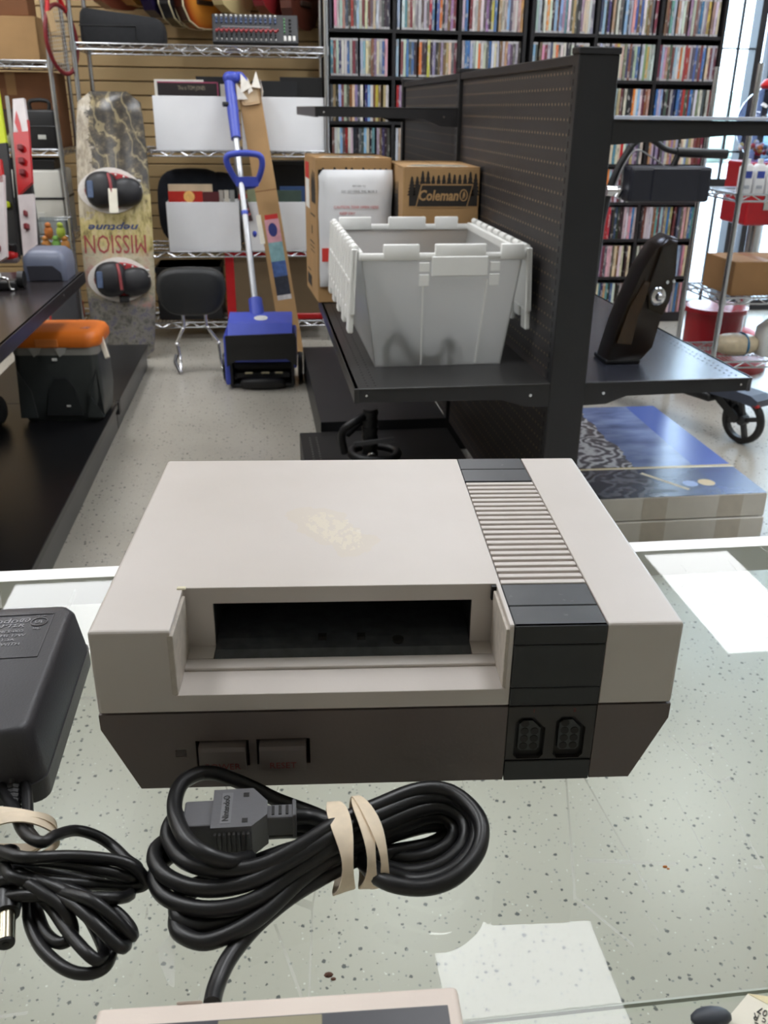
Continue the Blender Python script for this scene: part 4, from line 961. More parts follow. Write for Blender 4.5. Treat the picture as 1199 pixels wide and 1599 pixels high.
# ------------------------------------------------------------------ disc wall
def disc_mat():
    t = NT('disc_spine')
    oi = t.n('ShaderNodeObjectInfo'); c = oi.outputs['Color']; rd = oi.outputs['Random']
    s = t.n('ShaderNodeSeparateXYZ', i={0: t.coord()}).outputs
    cv = t.n('ShaderNodeCombineXYZ', i={0: t.math('MULTIPLY', s[0], 60.0), 1: t.math('MULTIPLY', rd, 97.0), 2: t.math('MULTIPLY', s[2], 24.0)}).outputs[0]
    nz = t.noise(cv, 1.0, 2); n2 = t.noise(t.map(cv, (1,1,.35), (5,3,9)), 1.0, 1)
    light = t.math('MULTIPLY', t.math('GREATER_THAN', nz, .60), .5)
    dark = t.math('MULTIPLY', t.math('GREATER_THAN', n2, .60), .5)
    c = t.mix(dark, c, lin((60, 56, 58))); c = t.mix(light, c, lin((206, 204, 200)))
    cap = t.math('MAXIMUM', t.math('LESS_THAN', s[2], .012), t.math('GREATER_THAN', s[2], .178))
    c = t.mix(.14, c, lin((128, 124, 124)))
    c = t.mix(t.math('MULTIPLY', cap, t.math('GREATER_THAN', rd, .4)), c, lin((180, 178, 180)))
    t.base(c); t.b.inputs['Roughness'].default_value = .35; return t.m
DISC = disc_mat()
def disc_stuff_mat():
    t = NT('disc_spines'); c = t.n('ShaderNodeAttribute', attribute_name='Col').outputs['Color']
    s = t.n('ShaderNodeSeparateXYZ', i={0: t.coord()}).outputs
    cv = t.n('ShaderNodeCombineXYZ', i={0: t.math('MULTIPLY', s[0], 64.0), 1: 0.0, 2: t.math('MULTIPLY', s[2], 24.0)}).outputs[0]
    nz = t.noise(cv, 1.0, 2); n2 = t.noise(t.map(cv, (1,1,.35), (5,3,9)), 1.0, 1)
    c = t.mix(t.math('MULTIPLY', t.math('GREATER_THAN', n2, .60), .5), c, lin((60, 56, 58))); c = t.mix(t.math('MULTIPLY', t.math('GREATER_THAN', nz, .60), .5), c, lin((206, 204, 200)))
    t.base(c); t.b.inputs['Roughness'].default_value = .35; return t.m
DSTUFF = disc_stuff_mat()
PAL = [('white', (214, 212, 210)), ('pale grey', (178, 178, 180)), ('pale blue', (150, 176, 206)), ('blue', (64, 110, 168)), ('navy', (52, 60, 96)), ('black', (40, 38, 42)), ('dark grey', (88, 86, 90)), ('red', (176, 52, 54)), ('maroon', (112, 52, 56)), ('cream', (214, 200, 172)), ('tan', (178, 150, 116)), ('brown', (120, 88, 66)), ('yellow', (206, 182, 90)), ('orange', (214, 130, 54)), ('green', (120, 148, 110)), ('teal', (92, 142, 156)), ('pink', (214, 160, 168)), ('mauve', (150, 130, 164))]
PW = [12, 9, 6, 5, 5, 8, 7, 5, 6, 6, 6, 5, 3, 2, 2, 2, 3, 4]
ORD = ['', 'first', 'second', 'third', 'fourth', 'fifth', 'sixth', 'seventh', 'eighth', 'ninth', 'tenth', 'eleventh', 'twelfth', 'thirteenth', 'fourteenth', 'fifteenth', 'sixteenth', 'seventeenth', 'eighteenth', 'nineteenth', 'twentieth', 'twenty-first', 'twenty-second', 'twenty-third', 'twenty-fourth', 'twenty-fifth', 'twenty-sixth', 'twenty-seventh', 'twenty-eighth']
ROWZ = [1.9, 1.662, 1.425, 1.19, .965, .745, .525, .292, .06]
DY = 5.65
m = MB(); m.box((-.0073, 0, 0), (.0073, .136, .190), .0012, 1); o = m.build('disc_case', DISC); DME = o.data; bpy.data.objects.remove(o)
DSH = mat('shelf_charcoal', (26, 25, 28), .5, 0, .1, 6)
def disc_unit(name, label, x0, bw, side):
    r = thing(name, label, 'disc shelf', (x0, DY, 0))
    Wd = 3*bw+.018*4
    for k in range(4):
        x = k*(bw+.018); m = MB(); m.box((x, -.012 if k in (0, 3) else -.004, 0), (x+.018, .20, 2.15), .001, 1); m.build('upright', DSH, r)
    m = MB(); m.box((0, .19, 0), (Wd, .20, 2.15)); m.build('back_panel', DSH, r)
    m = MB(); m.box((0, -.012, 2.13), (Wd, .20, 2.15)); m.build('top_board', DSH, r)
    for z in ROWZ:
        for k in range(3):
            x = .018+k*(bw+.018); m = MB(); m.box((x, -.006, z-.018), (x+bw, .19, z), .001, 1); m.build('shelf_board', DSH, r)
    m = MB(); m.box((.018, -.004, 0), (Wd-.018, .02, .042)); m.build('kick_board', DSH, r)
    rnd = random.Random(len(name)+int(x0*100))
    BAYN = ('left', 'middle', 'right')
    for ri, z in enumerate(ROWZ):
        sm = None
        for k in range(3):
            x = x0+.018+k*(bw+.018)+.010; n = int((bw-.012)/.0156); single = ri in (1, 2); i = 0
            gap = rnd.random()*.01
            xx = x+gap
            while xx < x0+.018+k*(bw+.018)+bw-.010:
                i += 1
                ci = rnd.choices(range(len(PAL)), PW)[0]; cn, cc = PAL[ci]
                j = [max(0, min(255, v+rnd.randint(-14, 14))) for v in cc]
                yo = DY+rnd.random()*.012
                if single:
                    d = bpy.data.objects.new('disc_case', DME); COL.objects.link(d); d.location = (xx, yo, z)
                    d.color = lin(j); d['group'] = 'disc cases on the wall shelves'; d['category'] = 'disc case'
                    d['label'] = f'{cn} disc case, {ORD[i]} from left, {("top", "second")[ri-1]} row, {BAYN[k]} bay of {side} disc shelf'
                else:
                    if sm is None: sm = MB(); cols = []
                    b0 = len(sm.bm.faces); sm.box((xx-.0073-x0, yo-DY, 0), (xx+.0073-x0, yo-DY+.136, .19)); cols += [lin(j)]*(len(sm.bm.faces)-b0)
                xx += .0153+(rnd.random() < .06)*.012+rnd.random()*.0005
        if sm is not None:
            me_b = sm; o = me_b.build('disc_row', DSTUFF, None, (x0, DY, z), recalc=False)
            at_ = o.data.attributes.new('Col', 'FLOAT_COLOR', 'FACE')
            for q in range(len(cols)): at_.data[q].color = cols[q]
            tag(o, f'row of mixed disc cases, {("above the picture", "", "", "third", "fourth", "fifth", "sixth", "seventh", "bottom")[ri]} level of the {side} disc shelf', 'disc cases', None, 'stuff')
disc_unit('disc_shelf', 'black disc shelf unit beside the chrome rack, full of cases', .367, .357, 'left')
disc_unit('disc_shelf', 'black disc shelf unit beside the shop window, full of cases', 1.535, .363, 'right')

# ------------------------------------------------------------------ centre wire rack and goods
RY0, RY1 = 5.30, 5.75
S1, S2, S3, S4 = 1.545, 1.040, .512, .115
wire_rack('wire_rack', 'wide chrome wire rack on the back wall holding record boxes and a mixer', -.940, .345, RY0, RY1, (S4, S3, S2, S1), 2.1)
wire_rack('wire_rack', 'tall chrome wire rack at far left holding cartons and toy bins', -2.25, -1.065, RY0, RY1, (.115, .60, 1.04, 1.46), 2.1)
# bolster
r = thing('seat_bolster', 'black padded seat bolster on top level of the centre rack', 'cushion', (-.705, 5.50, S1+.003))
m = MB(); m.loft([[V(px_, py_, z) for px_, py_ in rrect(-.215*s_, -.09*s_, .215*s_, .09*s_, .03*s_)] for z, s_ in ((0, .97), (.02, 1.0), (.10, 1.0), (.145, .97), (.165, .90))]); 
for v in m.bm.verts:
    if v.co.x > .06: v.co.z *= 1-.34*min(1, (v.co.x-.06)/.16)
m.build('cushion_body', mat('black_fabric', (32, 33, 36), .85, 0, .12, 60, .4, 300), r, smooth=True)
m = MB(); m.tube([(-.215, -.088, .085), (.07, -.091, .085), (.07, -.091, .012)], .003, 6); m.build('seam', BLACKP, r)
# mixer
r = thing('audio_mixer', 'black audio mixer with rows of red and white knobs on the top rack level', 'audio mixer', A(398, 62, 5.50)*1.0)
r.location = (-.018, 5.47, S1+.003)
MT = Matrix.Rotation(math.radians(62), 4, 'X')
m = MB(); m.box((-.228, 0, 0), (.228, .16, .05), .004, 1, Matrix.Translation((0, .05, 0)) @ MT); m.build('mixer_body', mat('mixer_black', (40, 41, 44), .5, 0, .05, 30), r)
KM = {k: mat('knob_'+k, c, .4, 0, 0) for k, c in (('white', (214, 212, 208)), ('red', (176, 66, 70)), ('black', (22, 22, 24)), ('blue', (92, 110, 150)), ('green', (120, 190, 130)))}
KME = {}
def knob(x, y, k, rr=.006, h=.012):
    key = (k, rr)
    if key not in KME:
        m = MB(); m.cyl((0, 0, 0), (0, 0, h), rr, 8, rr*.75); o = m.build('knob', KM[k], r); KME[key] = o.data
    else: o = link('knob', KME[key], None, r)
    o.matrix_local = Matrix.Translation((0, .05, 0)) @ MT @ Matrix.Translation((x, y, .05))
for i in range(13):
    x = -.205+i*.026
    knob(x, .145, 'white', .007); knob(x, .128, 'blue'); knob(x, .111, 'blue')
    knob(x, .062, 'red', .008); knob(x+.012, .070, 'red', .005); knob(x, .045, 'black'); knob(x, .030, 'black'); knob(x, .015, 'white', .004)
for q in range(5): knob(.155, .06+q*.018, 'green', .004); knob(.185, .05+q*.02, 'black', .007)
m = MB(); m.box((-.18, .086, .0502), (.08, .091, .0512), 0, 1, Matrix.Translation((0, .05, 0)) @ MT); m.build('print_line', mat('print_grey', (120, 120, 124), .5, 0, 0), r)
m = MB(); [m.box((.15+.024*q, .012, .05), (.164+.024*q, .04, .056), .001, 1, Matrix.Translation((0, .05, 0)) @ MT) for q in range(3)]; m.build('fader_caps', KM['white'], r)
# white record boxes
WB = mat('white_card', (246, 247, 250), .6, 0, .02, 6)
def record_box(x0, x1, z, h, lab, recs, y0=RY0+.012):
    d = .20
    r = thing('record_box', lab, 'record box', ((x0+x1)/2, y0, z+.002)); w = (x1-x0)/2; t_ = .004
    m = MB(); m.box((-w, 0, 0), (w, t_, h), .001, 1); m.build('front_panel', WB, r)
    m = MB(); m.box((-w, d-t_, 0), (w, d, h), .001, 1); m.build('back_panel', WB, r)
    for s_ in (-1, 1):
        m = MB(); m.box((s_*w-(t_ if s_ > 0 else 0), t_, 0), (s_*w+(t_ if s_ < 0 else 0), d-t_, h), .001, 1); m.build('side_panel', WB, r)
    m = MB(); m.box((-w+t_, t_, 0), (w-t_, d-t_, t_)); m.build('bottom_panel', WB, r)
    return r
REC_N = 0
def record(x0, x1, y, z0, z1, col, lab, lean=0, words=None, edge=None):
    r = thing('record_sleeve', lab, 'record', ((x0+x1)/2, y, z0), 0, 'records standing in the white boxes'); w = (x1-x0)/2
    mt = mat('sleeve_%d_%d_%d' % col, col, .4, 0, .08, 14)
    m = MB(); m.box((-w, 0, 0), (w, .003, z1-z0), .0005, 1); m.build('sleeve', mt, r)
    m = MB(); m.cyl((0, .0035, (z1-z0)*.52), (0, .0042, (z1-z0)*.52), min(w, (z1-z0)*.45), 24) if False else m.box((-w+.006, .0031, .003), (w-.004, .0048, z1-z0-.004)); m.build('inner_sleeve', PAPER, r)
    if edge:
        m = MB(); m.box((-w, -.0006, z1-z0-.006), (w, 0, z1-z0)); m.box((w-.006, -.0006, 0), (w, 0, z1-z0)); m.build('edge_strip', mat('strip_%d_%d_%d' % edge, edge, .5, 0, 0), r)
    if words: text('lettering', words, .028, mat('dim_lettering', (150, 140, 120), .6, 0, 0), r, FRONT((w*.12, -.0008, z1-z0-.030)), .0002, sx=.62)
    return r
b = .0068
record_box(-.570, -.152, S2, .265, 'white record box on the upper rack level beside the wakeboard', 0)
record_box(-.112, .330, S2, .265, 'white record box on the upper rack level at the right, behind the shop broom box', 0)
bpy.data.objects[-1]['label'] = 'white record box on the upper rack level next to the disc shelf'
record_box(-.545, -.150, S3, .262, 'white record box on the lower rack level above the padded backrest', 0)
record_box(-.112, .275, S3, .262, 'white record box on the lower rack level behind the snow thrower shaft', 0)
record(-.555, -.30, 5.325, S2+b, S2+.345, (226, 222, 214), 'white sleeve edge behind the black record in the upper left box')
bpy.data.objects[-1]
record(-.540, -.225, 5.320, S2+b, S2+.335, (36, 30, 32), 'black record sleeve with pink edge and gold words in the upper left box', 0, 'This is TOM JONES', (160, 70, 100))
record(-.215, -.165, 5.330, S2+b, S2+.325, (214, 208, 196), 'narrow cream sleeve beside the black record in the upper left box')
record(-.34, -.16, 5.345, S2+b, S2+.362, (30, 30, 32), 'plain black folder rising at the back of the upper left box')
record(-.05, .19, 5.330, S2+b, S2+.345, (34, 35, 38), 'charcoal record sleeve in the upper right box')
record(.10, .322, 5.340, S2+b, S2+.365, (26, 26, 28), 'taller black record sleeve in the upper right box beside the disc shelf')
record(-.53, -.345, 5.325, S3+b, S3+.320, (190, 44, 36), 'red record sleeve with glowing orange spot in the lower left box')
ro = bpy.data.objects['record_sleeve.006'] if 'record_sleeve.006' in bpy.data.objects else None
if ro is not None:
    m = MB(); m.lathe([(.03, -.0008), (.03, -.0002)], 20, (.02, 0, .285), 'y'); m.build('print_spot', mat('orange_glow_print', (244, 190, 110), .5, 0, .1, 40), ro)
record(-.345, -.255, 5.326, S3+b, S3+.317, (92, 40, 44), 'dark maroon record sleeve in the lower left box')
record(-.53, -.29, 5.350, S3+b, S3+.355, (220, 198, 168), 'cream sleeve tilted behind the red record in the lower left box')
for i, (x, c_, n_) in enumerate(((-.245, (170, 164, 156), 'grey'), (-.215, (206, 200, 188), 'ivory'), (-.185, (150, 152, 150), 'stone grey'))):
    record(x-.012, x+.014, 5.33+.004*i, S3+b, S3+.325, c_, f'narrow {n_} record sleeve at the right side of the lower left box')
record(.06, .20, 5.330, S3+b, S3+.325, (74, 92, 84), 'dark green picture record sleeve in the lower right box')
record(.08, .27, 5.345, S3+b, S3+.345, (58, 84, 130), 'blue record sleeve at the back of the lower right box')
record(-.10, .04, 5.335, S3+b, S3+.33, (150, 160, 128), 'olive picture record sleeve in the lower right box')
# dark goods behind on the lower level
r = thing('folded_coat', 'dark navy folded fabric filling the lower rack level behind the records', 'fabric', (-.42, 5.60, S3+.003))
m = MB(); m.sell((0, 0, .21), (.20, .075, .21), .6, .5, 20, 12); m.sell((.16, .0, .20), (.10, .07, .20), .6, .5, 16, 10); m.build('cloth', mat('navy_cloth', (36, 40, 50), .9, 0, .15, 20), r, smooth=True)
r = thing('dark_cabinet_speaker', 'dark grey box speaker standing on lower rack level at the right', 'speaker', (.13, 5.56, S3+.003))
m = MB(); m.box((-.17, 0, 0), (.17, .17, .46), .006, 1); m.build('cabinet', mat('cabinet_grey', (52, 54, 56), .6, 0, .06, 12), r); m = MB(); m.box((-.15, -.006, .02), (.15, 0, .44), .003, 1); m.build('grille', BLACKP, r)
# white pipes (inner posts) standing behind
for i, x in enumerate((-.158, .262)):
    m = MB(); m.cyl((0, 0, 0), (0, 0, .50), .016, 14); m.cyl((0, 0, .49), (0, 0, .505), .018, 14)
    o = m.build('white_pipe', WHITEP, None, ((x, 5.42, S3+.262) if False else (x, RY0+.40 if i else RY0+.40, S3+.003)), smooth=True)
    tag(o, ('white tube standing behind the gap between the lower record boxes', 'white tube standing behind the lower right record box')[i], 'tube', 'white tubes on the rack')
r = thing('hang_tag', 'red and black printed tag hanging between the lower record boxes', 'tag', (-.125, 5.297, .735))
m = MB(); m.box((-.022, -.004, .055), (.022, 0, .085), .001, 1); m.build('tag_clip', RED, r)
m = MB(); m.bar((.0, -.003, .06), (.03, -.003, -.06), .04, .003, (0, 1, 0)); m.build('tag_card', mat('tag_dark', (74, 52, 54), .6, 0, .4, 60), r)
for q in range(3):
    m = MB(); m.bar((.002+.009*q, -.006, .025-.025*q), (.022+.009*q, -.006, .032-.025*q), .01, .001, (0, 1, 0)); m.build('print_stripe', mat('stripe_pink', (200, 120, 120), .6, 0, 0), r)
# red framed brown case on the bottom level
r = thing('red_framed_board', 'brown board with bright red frame leaning on the bottom rack level', 'board', (.02, 5.335, S4+.003))
m = MB(); m.box((-.24, .002, .02), (.30, .02, .36)); m.build('board', mat('brown_board', (116, 98, 74), .8, 0, .05, 10), r)
for a, b_ in (((-.265, -.004, 0), (.315, .026, .034)), ((-.265, -.004, .034), (-.215, .026, .36)), ((-.265, -.004, .36), (.315, .026, .385)), ((.290, -.004, .034), (.315, .026, .36))):
    m = MB(); m.box(a, b_, .004, 1); m.build('frame_bar', RED, r)
r = thing('black_crate', 'black open crate on the bottom rack level behind the padded backrest', 'crate', (-.44, 5.36, S4+.003))
m = MB(); m.box((-.20, 0, 0), (.17, .30, .30), .008, 1); m.build('crate_body', BLACKP, r); m = MB(); m.box((-.205, -.006, .27), (.175, .306, .30), .004, 1); m.build('crate_rim', BLACKP, r)
# bottom shelf floor mat: pinkish board
m = MB(); m.box((0, 0, 0), (.60, .20, .012), .002, 1); o = m.build('shelf_board', mat('pinkish_board', (206, 192, 188), .6, 0, .03, 10), None, (-.27, 5.50, S4+.003)); tag(o, 'pale pinkish board lying on the bottom wire level behind the red frame', 'board')

# wakeboard leaning on the centre rack
def wb_mat():
    t = NT('wakeboard_art'); co = t.coord(); s = t.n('ShaderNodeSeparateXYZ', i={0: co}).outputs
    n1 = t.noise(co, 9, 6, .7); n2 = t.noise(co, 22, 5, .7); n3 = t.noise(t.map(co, (2.2, 1, .8)), 16, 6, .75)
    dark = t.ramp(n2, [(.36, lin((34, 30, 26))), (.50, lin((62, 55, 45))), (.60, lin((96, 86, 66))), (.70, lin((176, 160, 122)))])
    wv = t.n('ShaderNodeTexWave', i={'Vector': t.map(co, (1, 1, .6), (0,0,0), (0, .7, 0)), 'Scale': 4.6, 'Distortion': 16.0, 'Detail': 3.0, 'Detail Scale': 1.4}).outputs['Fac']
    dark = t.mix(t.math('MULTIPLY', t.math('GREATER_THAN', wv, .94), .4), dark, lin((186, 170, 128)))
    bei = t.ramp(n3, [(.36, lin((110, 96, 64))), (.48, lin((184, 168, 108))), (.6, lin((206, 190, 142))), (.72, lin((150, 120, 92)))])
    pink = t.ramp(n1, [(.35, lin((150, 140, 116))), (.5, lin((196, 186, 160))), (.62, lin((190, 150, 140))), (.72, lin((186, 96, 96)))])
    grey = t.ramp(n2, [(.36, lin((84, 82, 78))), (.5, lin((140, 136, 128))), (.62, lin((104, 100, 120))), (.7, lin((170, 164, 150)))])
    wob = t.math('ADD', s[2], t.math('MULTIPLY', t.math('SUBTRACT', n1, .5), .35))
    def step(z, w=.03): return t.ramp(t.math('DIVIDE', t.math('SUBTRACT', wob, z-w), 2*w), [(0, (0,0,0,1)), (1, (1,1,1,1))])
    c = t.mix(step(.33), grey, pink); c = t.mix(step(.58), c, bei); c = t.mix(step(.88), c, dark)
    # pale ghostly drapery down the left edge
    lf = t.math('ADD', s[0], t.math('MULTIPLY', t.math('SUBTRACT', n1, .5), .25))
    gh = t.math('MULTIPLY', t.math('LESS_THAN', lf, -.10), t.math('GREATER_THAN', wob, .75))
    c = t.mix(t.math('MULTIPLY', gh, .85), c, t.ramp(n3, [(.4, lin((150, 138, 122))), (.6, lin((204, 194, 176)))]))
    t.base(c); t.b.inputs['Roughness'].default_value = .3; return t.m
WBL = 1.375
r = thing('wakeboard', 'worn wakeboard with skeletal artwork and two boots leaning on the centre rack', 'wakeboard', (-.785, 4.90, .0), 0)
tilt = math.atan2(.34, 1.335)
r.rotation_euler = (-tilt, 0, math.radians(0)); 
def wb_half(z):
    f = z/WBL
    return (.185*(1-abs(2*f-1.06)**2.6*.20))
def rock(z): f = 2*z/WBL-1; return .045*f*f
prof = []
N_ = 26
rings = []
for k in range(N_+1):
    z = WBL*k/N_; hw = wb_half(z)
    e = min(k, N_-k)/N_
    if e < .035: hw *= (.62 if e == 0 else .90)
    y = rock(z); z2 = z
    rings.append([V(-hw, y, z), V(-hw*.96, y-.009, z), V(hw*.96, y-.009, z), V(hw, y, z), V(hw*.96, y+.007, z), V(-hw*.96, y+.007, z)])
m = MB(); m.loft(rings); m.build('board', wb_mat(), r, smooth=True)
MW = lambda z, x=0: Matrix.Translation((x, rock(z)-.0098, z)) @ Matrix.Rotation(PI/2, 4, 'X')
text('lettering', 'neptune', .062, mat('ink_navy', (52, 66, 110), .5, 0, 0), r, MW(.690, -.01) @ Matrix.Rotation(PI, 4, 'Z') @ Matrix.Diagonal((1, .8, 1, 1)), .0004, shear=.3, bold=.0015, sx=1.25)
text('lettering', 'MISSION', .135, mat('ink_maroon', (150, 60, 62), .5, 0, 0), r, MW(.612, -.01) @ Matrix.Rotation(PI, 4, 'Z'), .0004, sx=.64)
for (zc, xo, lab) in ((.875, .0, 1), (.425, .015, 0)):
    yb = rock(zc)-.009
    ell = lambda rx, rz, n=28, k=0: [(xo+rx*.98*math.cos(2*PI*i/n)*(1+.08*math.cos(4*PI*i/n)), zc+rz*math.sin(2*PI*i/n)) for i in range(n)]
    m = MB(); m.prism([(x-.015, z) for x, z in ell(.155, .115)], yb-.014, yb, 'xz'); bo = m.build('binding', mat('boot_white', (222, 216, 210), .6, 0, .05, 60, .3, 400), r, smooth=True)
    m = MB(); m.loft([[V(x-.004, yb-.016, z) for x, z in ell(.134, .088)], [V(x-.004, yb-.034, z) for x, z in ell(.122, .08)]]); m.build('red_lining', mat('boot_red', (160, 40, 46), .6, 0, .05, 40), bo, smooth=True)
    m = MB(); M_ = Matrix.Rotation(math.radians(-8), 4, 'Y')
    m.sell((xo-.052, yb-.035, zc), (.086, .062, .09), .8, .85, 20, 12, M_); m.sell((xo+.065, yb-.028, zc-.012), (.085, .05, .072), .8, .85, 20, 12, M_); m.build('boot_shell', mat('boot_black', (30, 30, 34), .45, 0, .08, 30), bo, smooth=True)
    m = MB()
    for q in range(6): m.sell((xo-.06+.04*q, yb-.036, zc+.074-.010*max(0, q-2)), (.006, .006, .006), 1, 1, 8, 6)
    for q in range(4): m.sell((xo+.14-.006*abs(q-1), yb-.045, zc+.045-.032*q), (.005, .005, .005), 1, 1, 8, 6)
    q_ = m.build('studs', mat('stud_white', (226, 224, 220), .4, 0, 0), bo, smooth=True)
    m = MB(); m.tube(spline([(xo-.012, yb-.075, zc+.072), (xo-.0, yb-.098, zc+.02), (xo+.006, yb-.092, zc-.06)], 6), .008, 8); m.build('pull_strap', mat('strap_maroon', (150, 66, 70), .6, 0, .1, 60), bo, smooth=True)
    m = MB(); m.box((xo-.118, yb-.0985, zc-.05), (xo-.088, yb-.085, zc+.035), .004, 1); m.build('side_patch', mat('patch_blue', (84, 100, 130), .5, 0, .1, 60), bo)
    if lab:
        m = MB(); m.box((xo-.012, yb-.104, zc-.125), (xo+.032, yb-.101, zc-.005), .0006, 1); m.build('price_tag', PAPER, bo)
    else:
        m = MB(); m.box((xo-.02, yb-.03, zc-.118), (xo+.03, yb-.012, zc-.085), .003, 1); m.build('buckle', BLACKP, bo)

# motorcycle backrest standing on the floor
r = thing('padded_backrest', 'black padded motorcycle backrest on bent chrome legs standing on the floor', 'backrest', (-.39, 4.70, 0))
def padring(s, y, n=36):
    P = []
    for k in range(n):
        a = 2*PI*k/n; c_, s_ = math.cos(a), math.sin(a)
        x = math.copysign(abs(c_)**.55, c_)*.172; z = math.copysign(abs(s_)**.62, s_)*.118
        x *= 1-.16*(z < 0)*(-z/.118)
        P.append(V(x*s, y, .405+z*s))
    return P
m = MB(); m.loft([padring(.82, -.062), padring(.93, -.055), padring(1.0, -.03), padring(1.0, .01), padring(.96, .022)]); m.build('pad', mat('pad_vinyl', (36, 38, 40), .5, 0, .06, 30, .15, 500), r, smooth=True)
for s_, P in ((-1, [(-.055, 0, .30), (-.052, 0, .225), (-.058, -.01, .215), (-.088, -.02, .155), (-.092, -.02, .14), (-.080, -.04, .07), (-.078, -.09, .015)]), (1, [(.060, 0, .30), (.062, 0, .23), (.070, -.005, .215), (.112, -.01, .155), (.118, -.01, .14), (.125, -.02, .06), (.132, -.04, .012)])):
    m = MB(); m.tube(spline(P, 5), .0085, 10); lg = m.build('leg', STEEL, r, smooth=True)
    m = MB(); m.sell(P[4], (.016, .016, .012), 1, 1, 12, 8); m.sell(P[-1], (.011, .016, .013), 1, 1, 12, 8); m.build('fitting', STEEL, lg, smooth=True)
    if s_ < 0:
        m = MB(); m.tube(spline([(-.098, -.03, .085), (-.105, -.05, .055), (-.092, -.075, .03), (-.078, -.10, .012)], 5), .010, 8); m.build('hook_bracket', mat('dark_steel', (90, 90, 92), .3, .9, 0), lg, smooth=True)

# electric snow thrower
r = thing('snow_thrower', 'blue electric snow thrower with a tall grey shaft standing in the aisle', 'snow thrower', (-.05, 4.30, 0), math.radians(-2))
m = MB(); P = [(-.02, .14), (-.02, .255), (.04, .315), (.20, .335), (.26, .30), (.27, .14)]
m.prism([(y, z) for y, z in P], -.155, .150, 'yz'); bm_ = m.build('hood', BLUE, r)
m = MB(); m.box((-.178, .0, .02), (-.150, .27, .265), .012, 2); m.build('side_plate', BLUE, r)
m = MB(); m.box((.148, .0, .10), (.170, .26, .26), .012, 2); m.build('side_plate', BLUE, r)
m = MB(); m.bar((-.165, -.03, .245), (.165, -.03, .255), .012, .05); m.prism([(-.165, .12), (-.165, .255), (.168, .262), (.168, .12), (.12, .155), (-.12, .15)], -.03, -.018, 'xz'); m.build('chute_lip', BLACKP, r)
m = MB(); m.box((-.150, .20, .01), (.150, .215, .24)); m.box((-.155, .0, .015), (-.140, .21, .24), .004, 1); m.box((.140, .0, .015), (.155, .21, .24), .004, 1); m.box((-.15, .02, .0), (.15, .2, .02), .004, 1); m.build('auger_housing', BLACKP, r)
m = MB(); m.cyl((-.145, .10, .09), (.145, .10, .09), .03, 14); 
for k in range(4):
    a = k*PI/2+.5; m.bar((-.13, .10, .09), (-.13, .10+.085*math.cos(a), .09+.085*math.sin(a)), .01, .02); m.box((-.13, .10+.065*math.cos(a)-.005, .09+.065*math.sin(a)-.012), (.13, .10+.065*math.cos(a)+.005, .09+.065*math.sin(a)+.012))
m.build('auger', mat('auger_rubber', (34, 34, 36), .5, 0, .1, 40), r)
for x in (-.085, -.005, .06):
    m = MB(); m.box((x, .005, .075), (x+.038, .012, .083), .001, 1); m.build('blade_tip', mat('tip_tan', (170, 160, 130), .5, 0, .05, 60), r)
m = MB(); m.sell((0, .0, .03), (.11, .03, .03), .7, .8, 18, 8); m.build('front_bar', BLACKP, r, smooth=True)
m = MB(); m.lathe([(.022, -.0006), (.032, -.0006)], 28); 
LM = frame((.0, .105, .3245), (1, 0, 0), (0, .16, .022))
m = MB(); m.lathe([(.026, .0002), (.026, .0012), (.033, .0012), (.033, .0002)], 28, (0,0,0), 'z', LM); m.build('logo_ring', INKW, r)
text('lettering', 'S', .052, INKW, r, LM @ Matrix.Translation((0, 0, .0003)), .0006, bold=.0015)
for x in (-.175, .172):
    m = MB(); m.lathe([(.02, -.012), (.066, -.012), (.070, -.006), (.070, .006), (.066, .012), (.02, .012)], 22, (x+math.copysign(.012, x), .17, .0705), 'x'); m.build('wheel', RUBBER, r, smooth=True)
m = MB(); m.cyl((-.02, .19, .31), (-.03, .25, .385), .036, 18, .034); m.build('shaft_socket', BLUE, r, smooth=True)
sh0, sh1 = V(-.03, .24, .36), V(-.12, .80, 1.14)
m = MB(); m.tube([sh0, sh1], .0155, 14); m.build('shaft', mat('shaft_grey', (190, 192, 196), .35, .6, .03, 8), r, smooth=True)
dr = (sh1-sh0).normalized()
m = MB(); m.tube([sh1-dr*.04, sh1+dr*.12, sh1+dr*.30], [.026, .030, .028], 12); m.sell(sh1+dr*.30+V(.012, 0, .012), (.045, .035, .032), .8, .8, 14, 8); m.tube(spline([sh1+dr*.31+V(.02,0,.01), sh1+dr*.33+V(.06,-.01,.0), sh1+dr*.30+V(.085,-.02,-.01)], 5), .018, 10); m.build('rear_handle', BLUE, r, smooth=True)
m = MB(); m.cyl(sh1+dr*.16+V(-.02,-.02,0), sh1+dr*.16+V(-.045,-.03,0), .012, 10); m.build('trigger', BLACKP, r)
hc = sh0+dr*((.965-sh0.z)/dr.z)+V(.035, -.03, 0)
loop = [hc+V(x, y, z) for x, y, z in ((-.035, 0, -.075), (-.085, -.02, .01), (-.092, -.03, .062), (-.05, -.035, .078), (.02, -.035, .080), (.075, -.03, .066), (.08, -.02, .01), (.045, 0, -.065), (.0, 0, -.078))]
m = MB(); m.tube(spline(loop, 6, True), .0155, 10, True); m.bar(hc+V(-.055, -.012, -.055), hc+V(.06, -.012, -.055), .035, .045); m.build('loop_handle', BLUE, r, smooth=True)
m = MB(); cl = sh0+dr*((.765-sh0.z)/dr.z); m.sell(cl+V(.045, 0, -.10), (.012, .008, .016), 1, 1, 10, 8); m.cyl(cl-dr*.01, cl+dr*.01, .018, 12); m.build('cord_hook', BLUE, r)

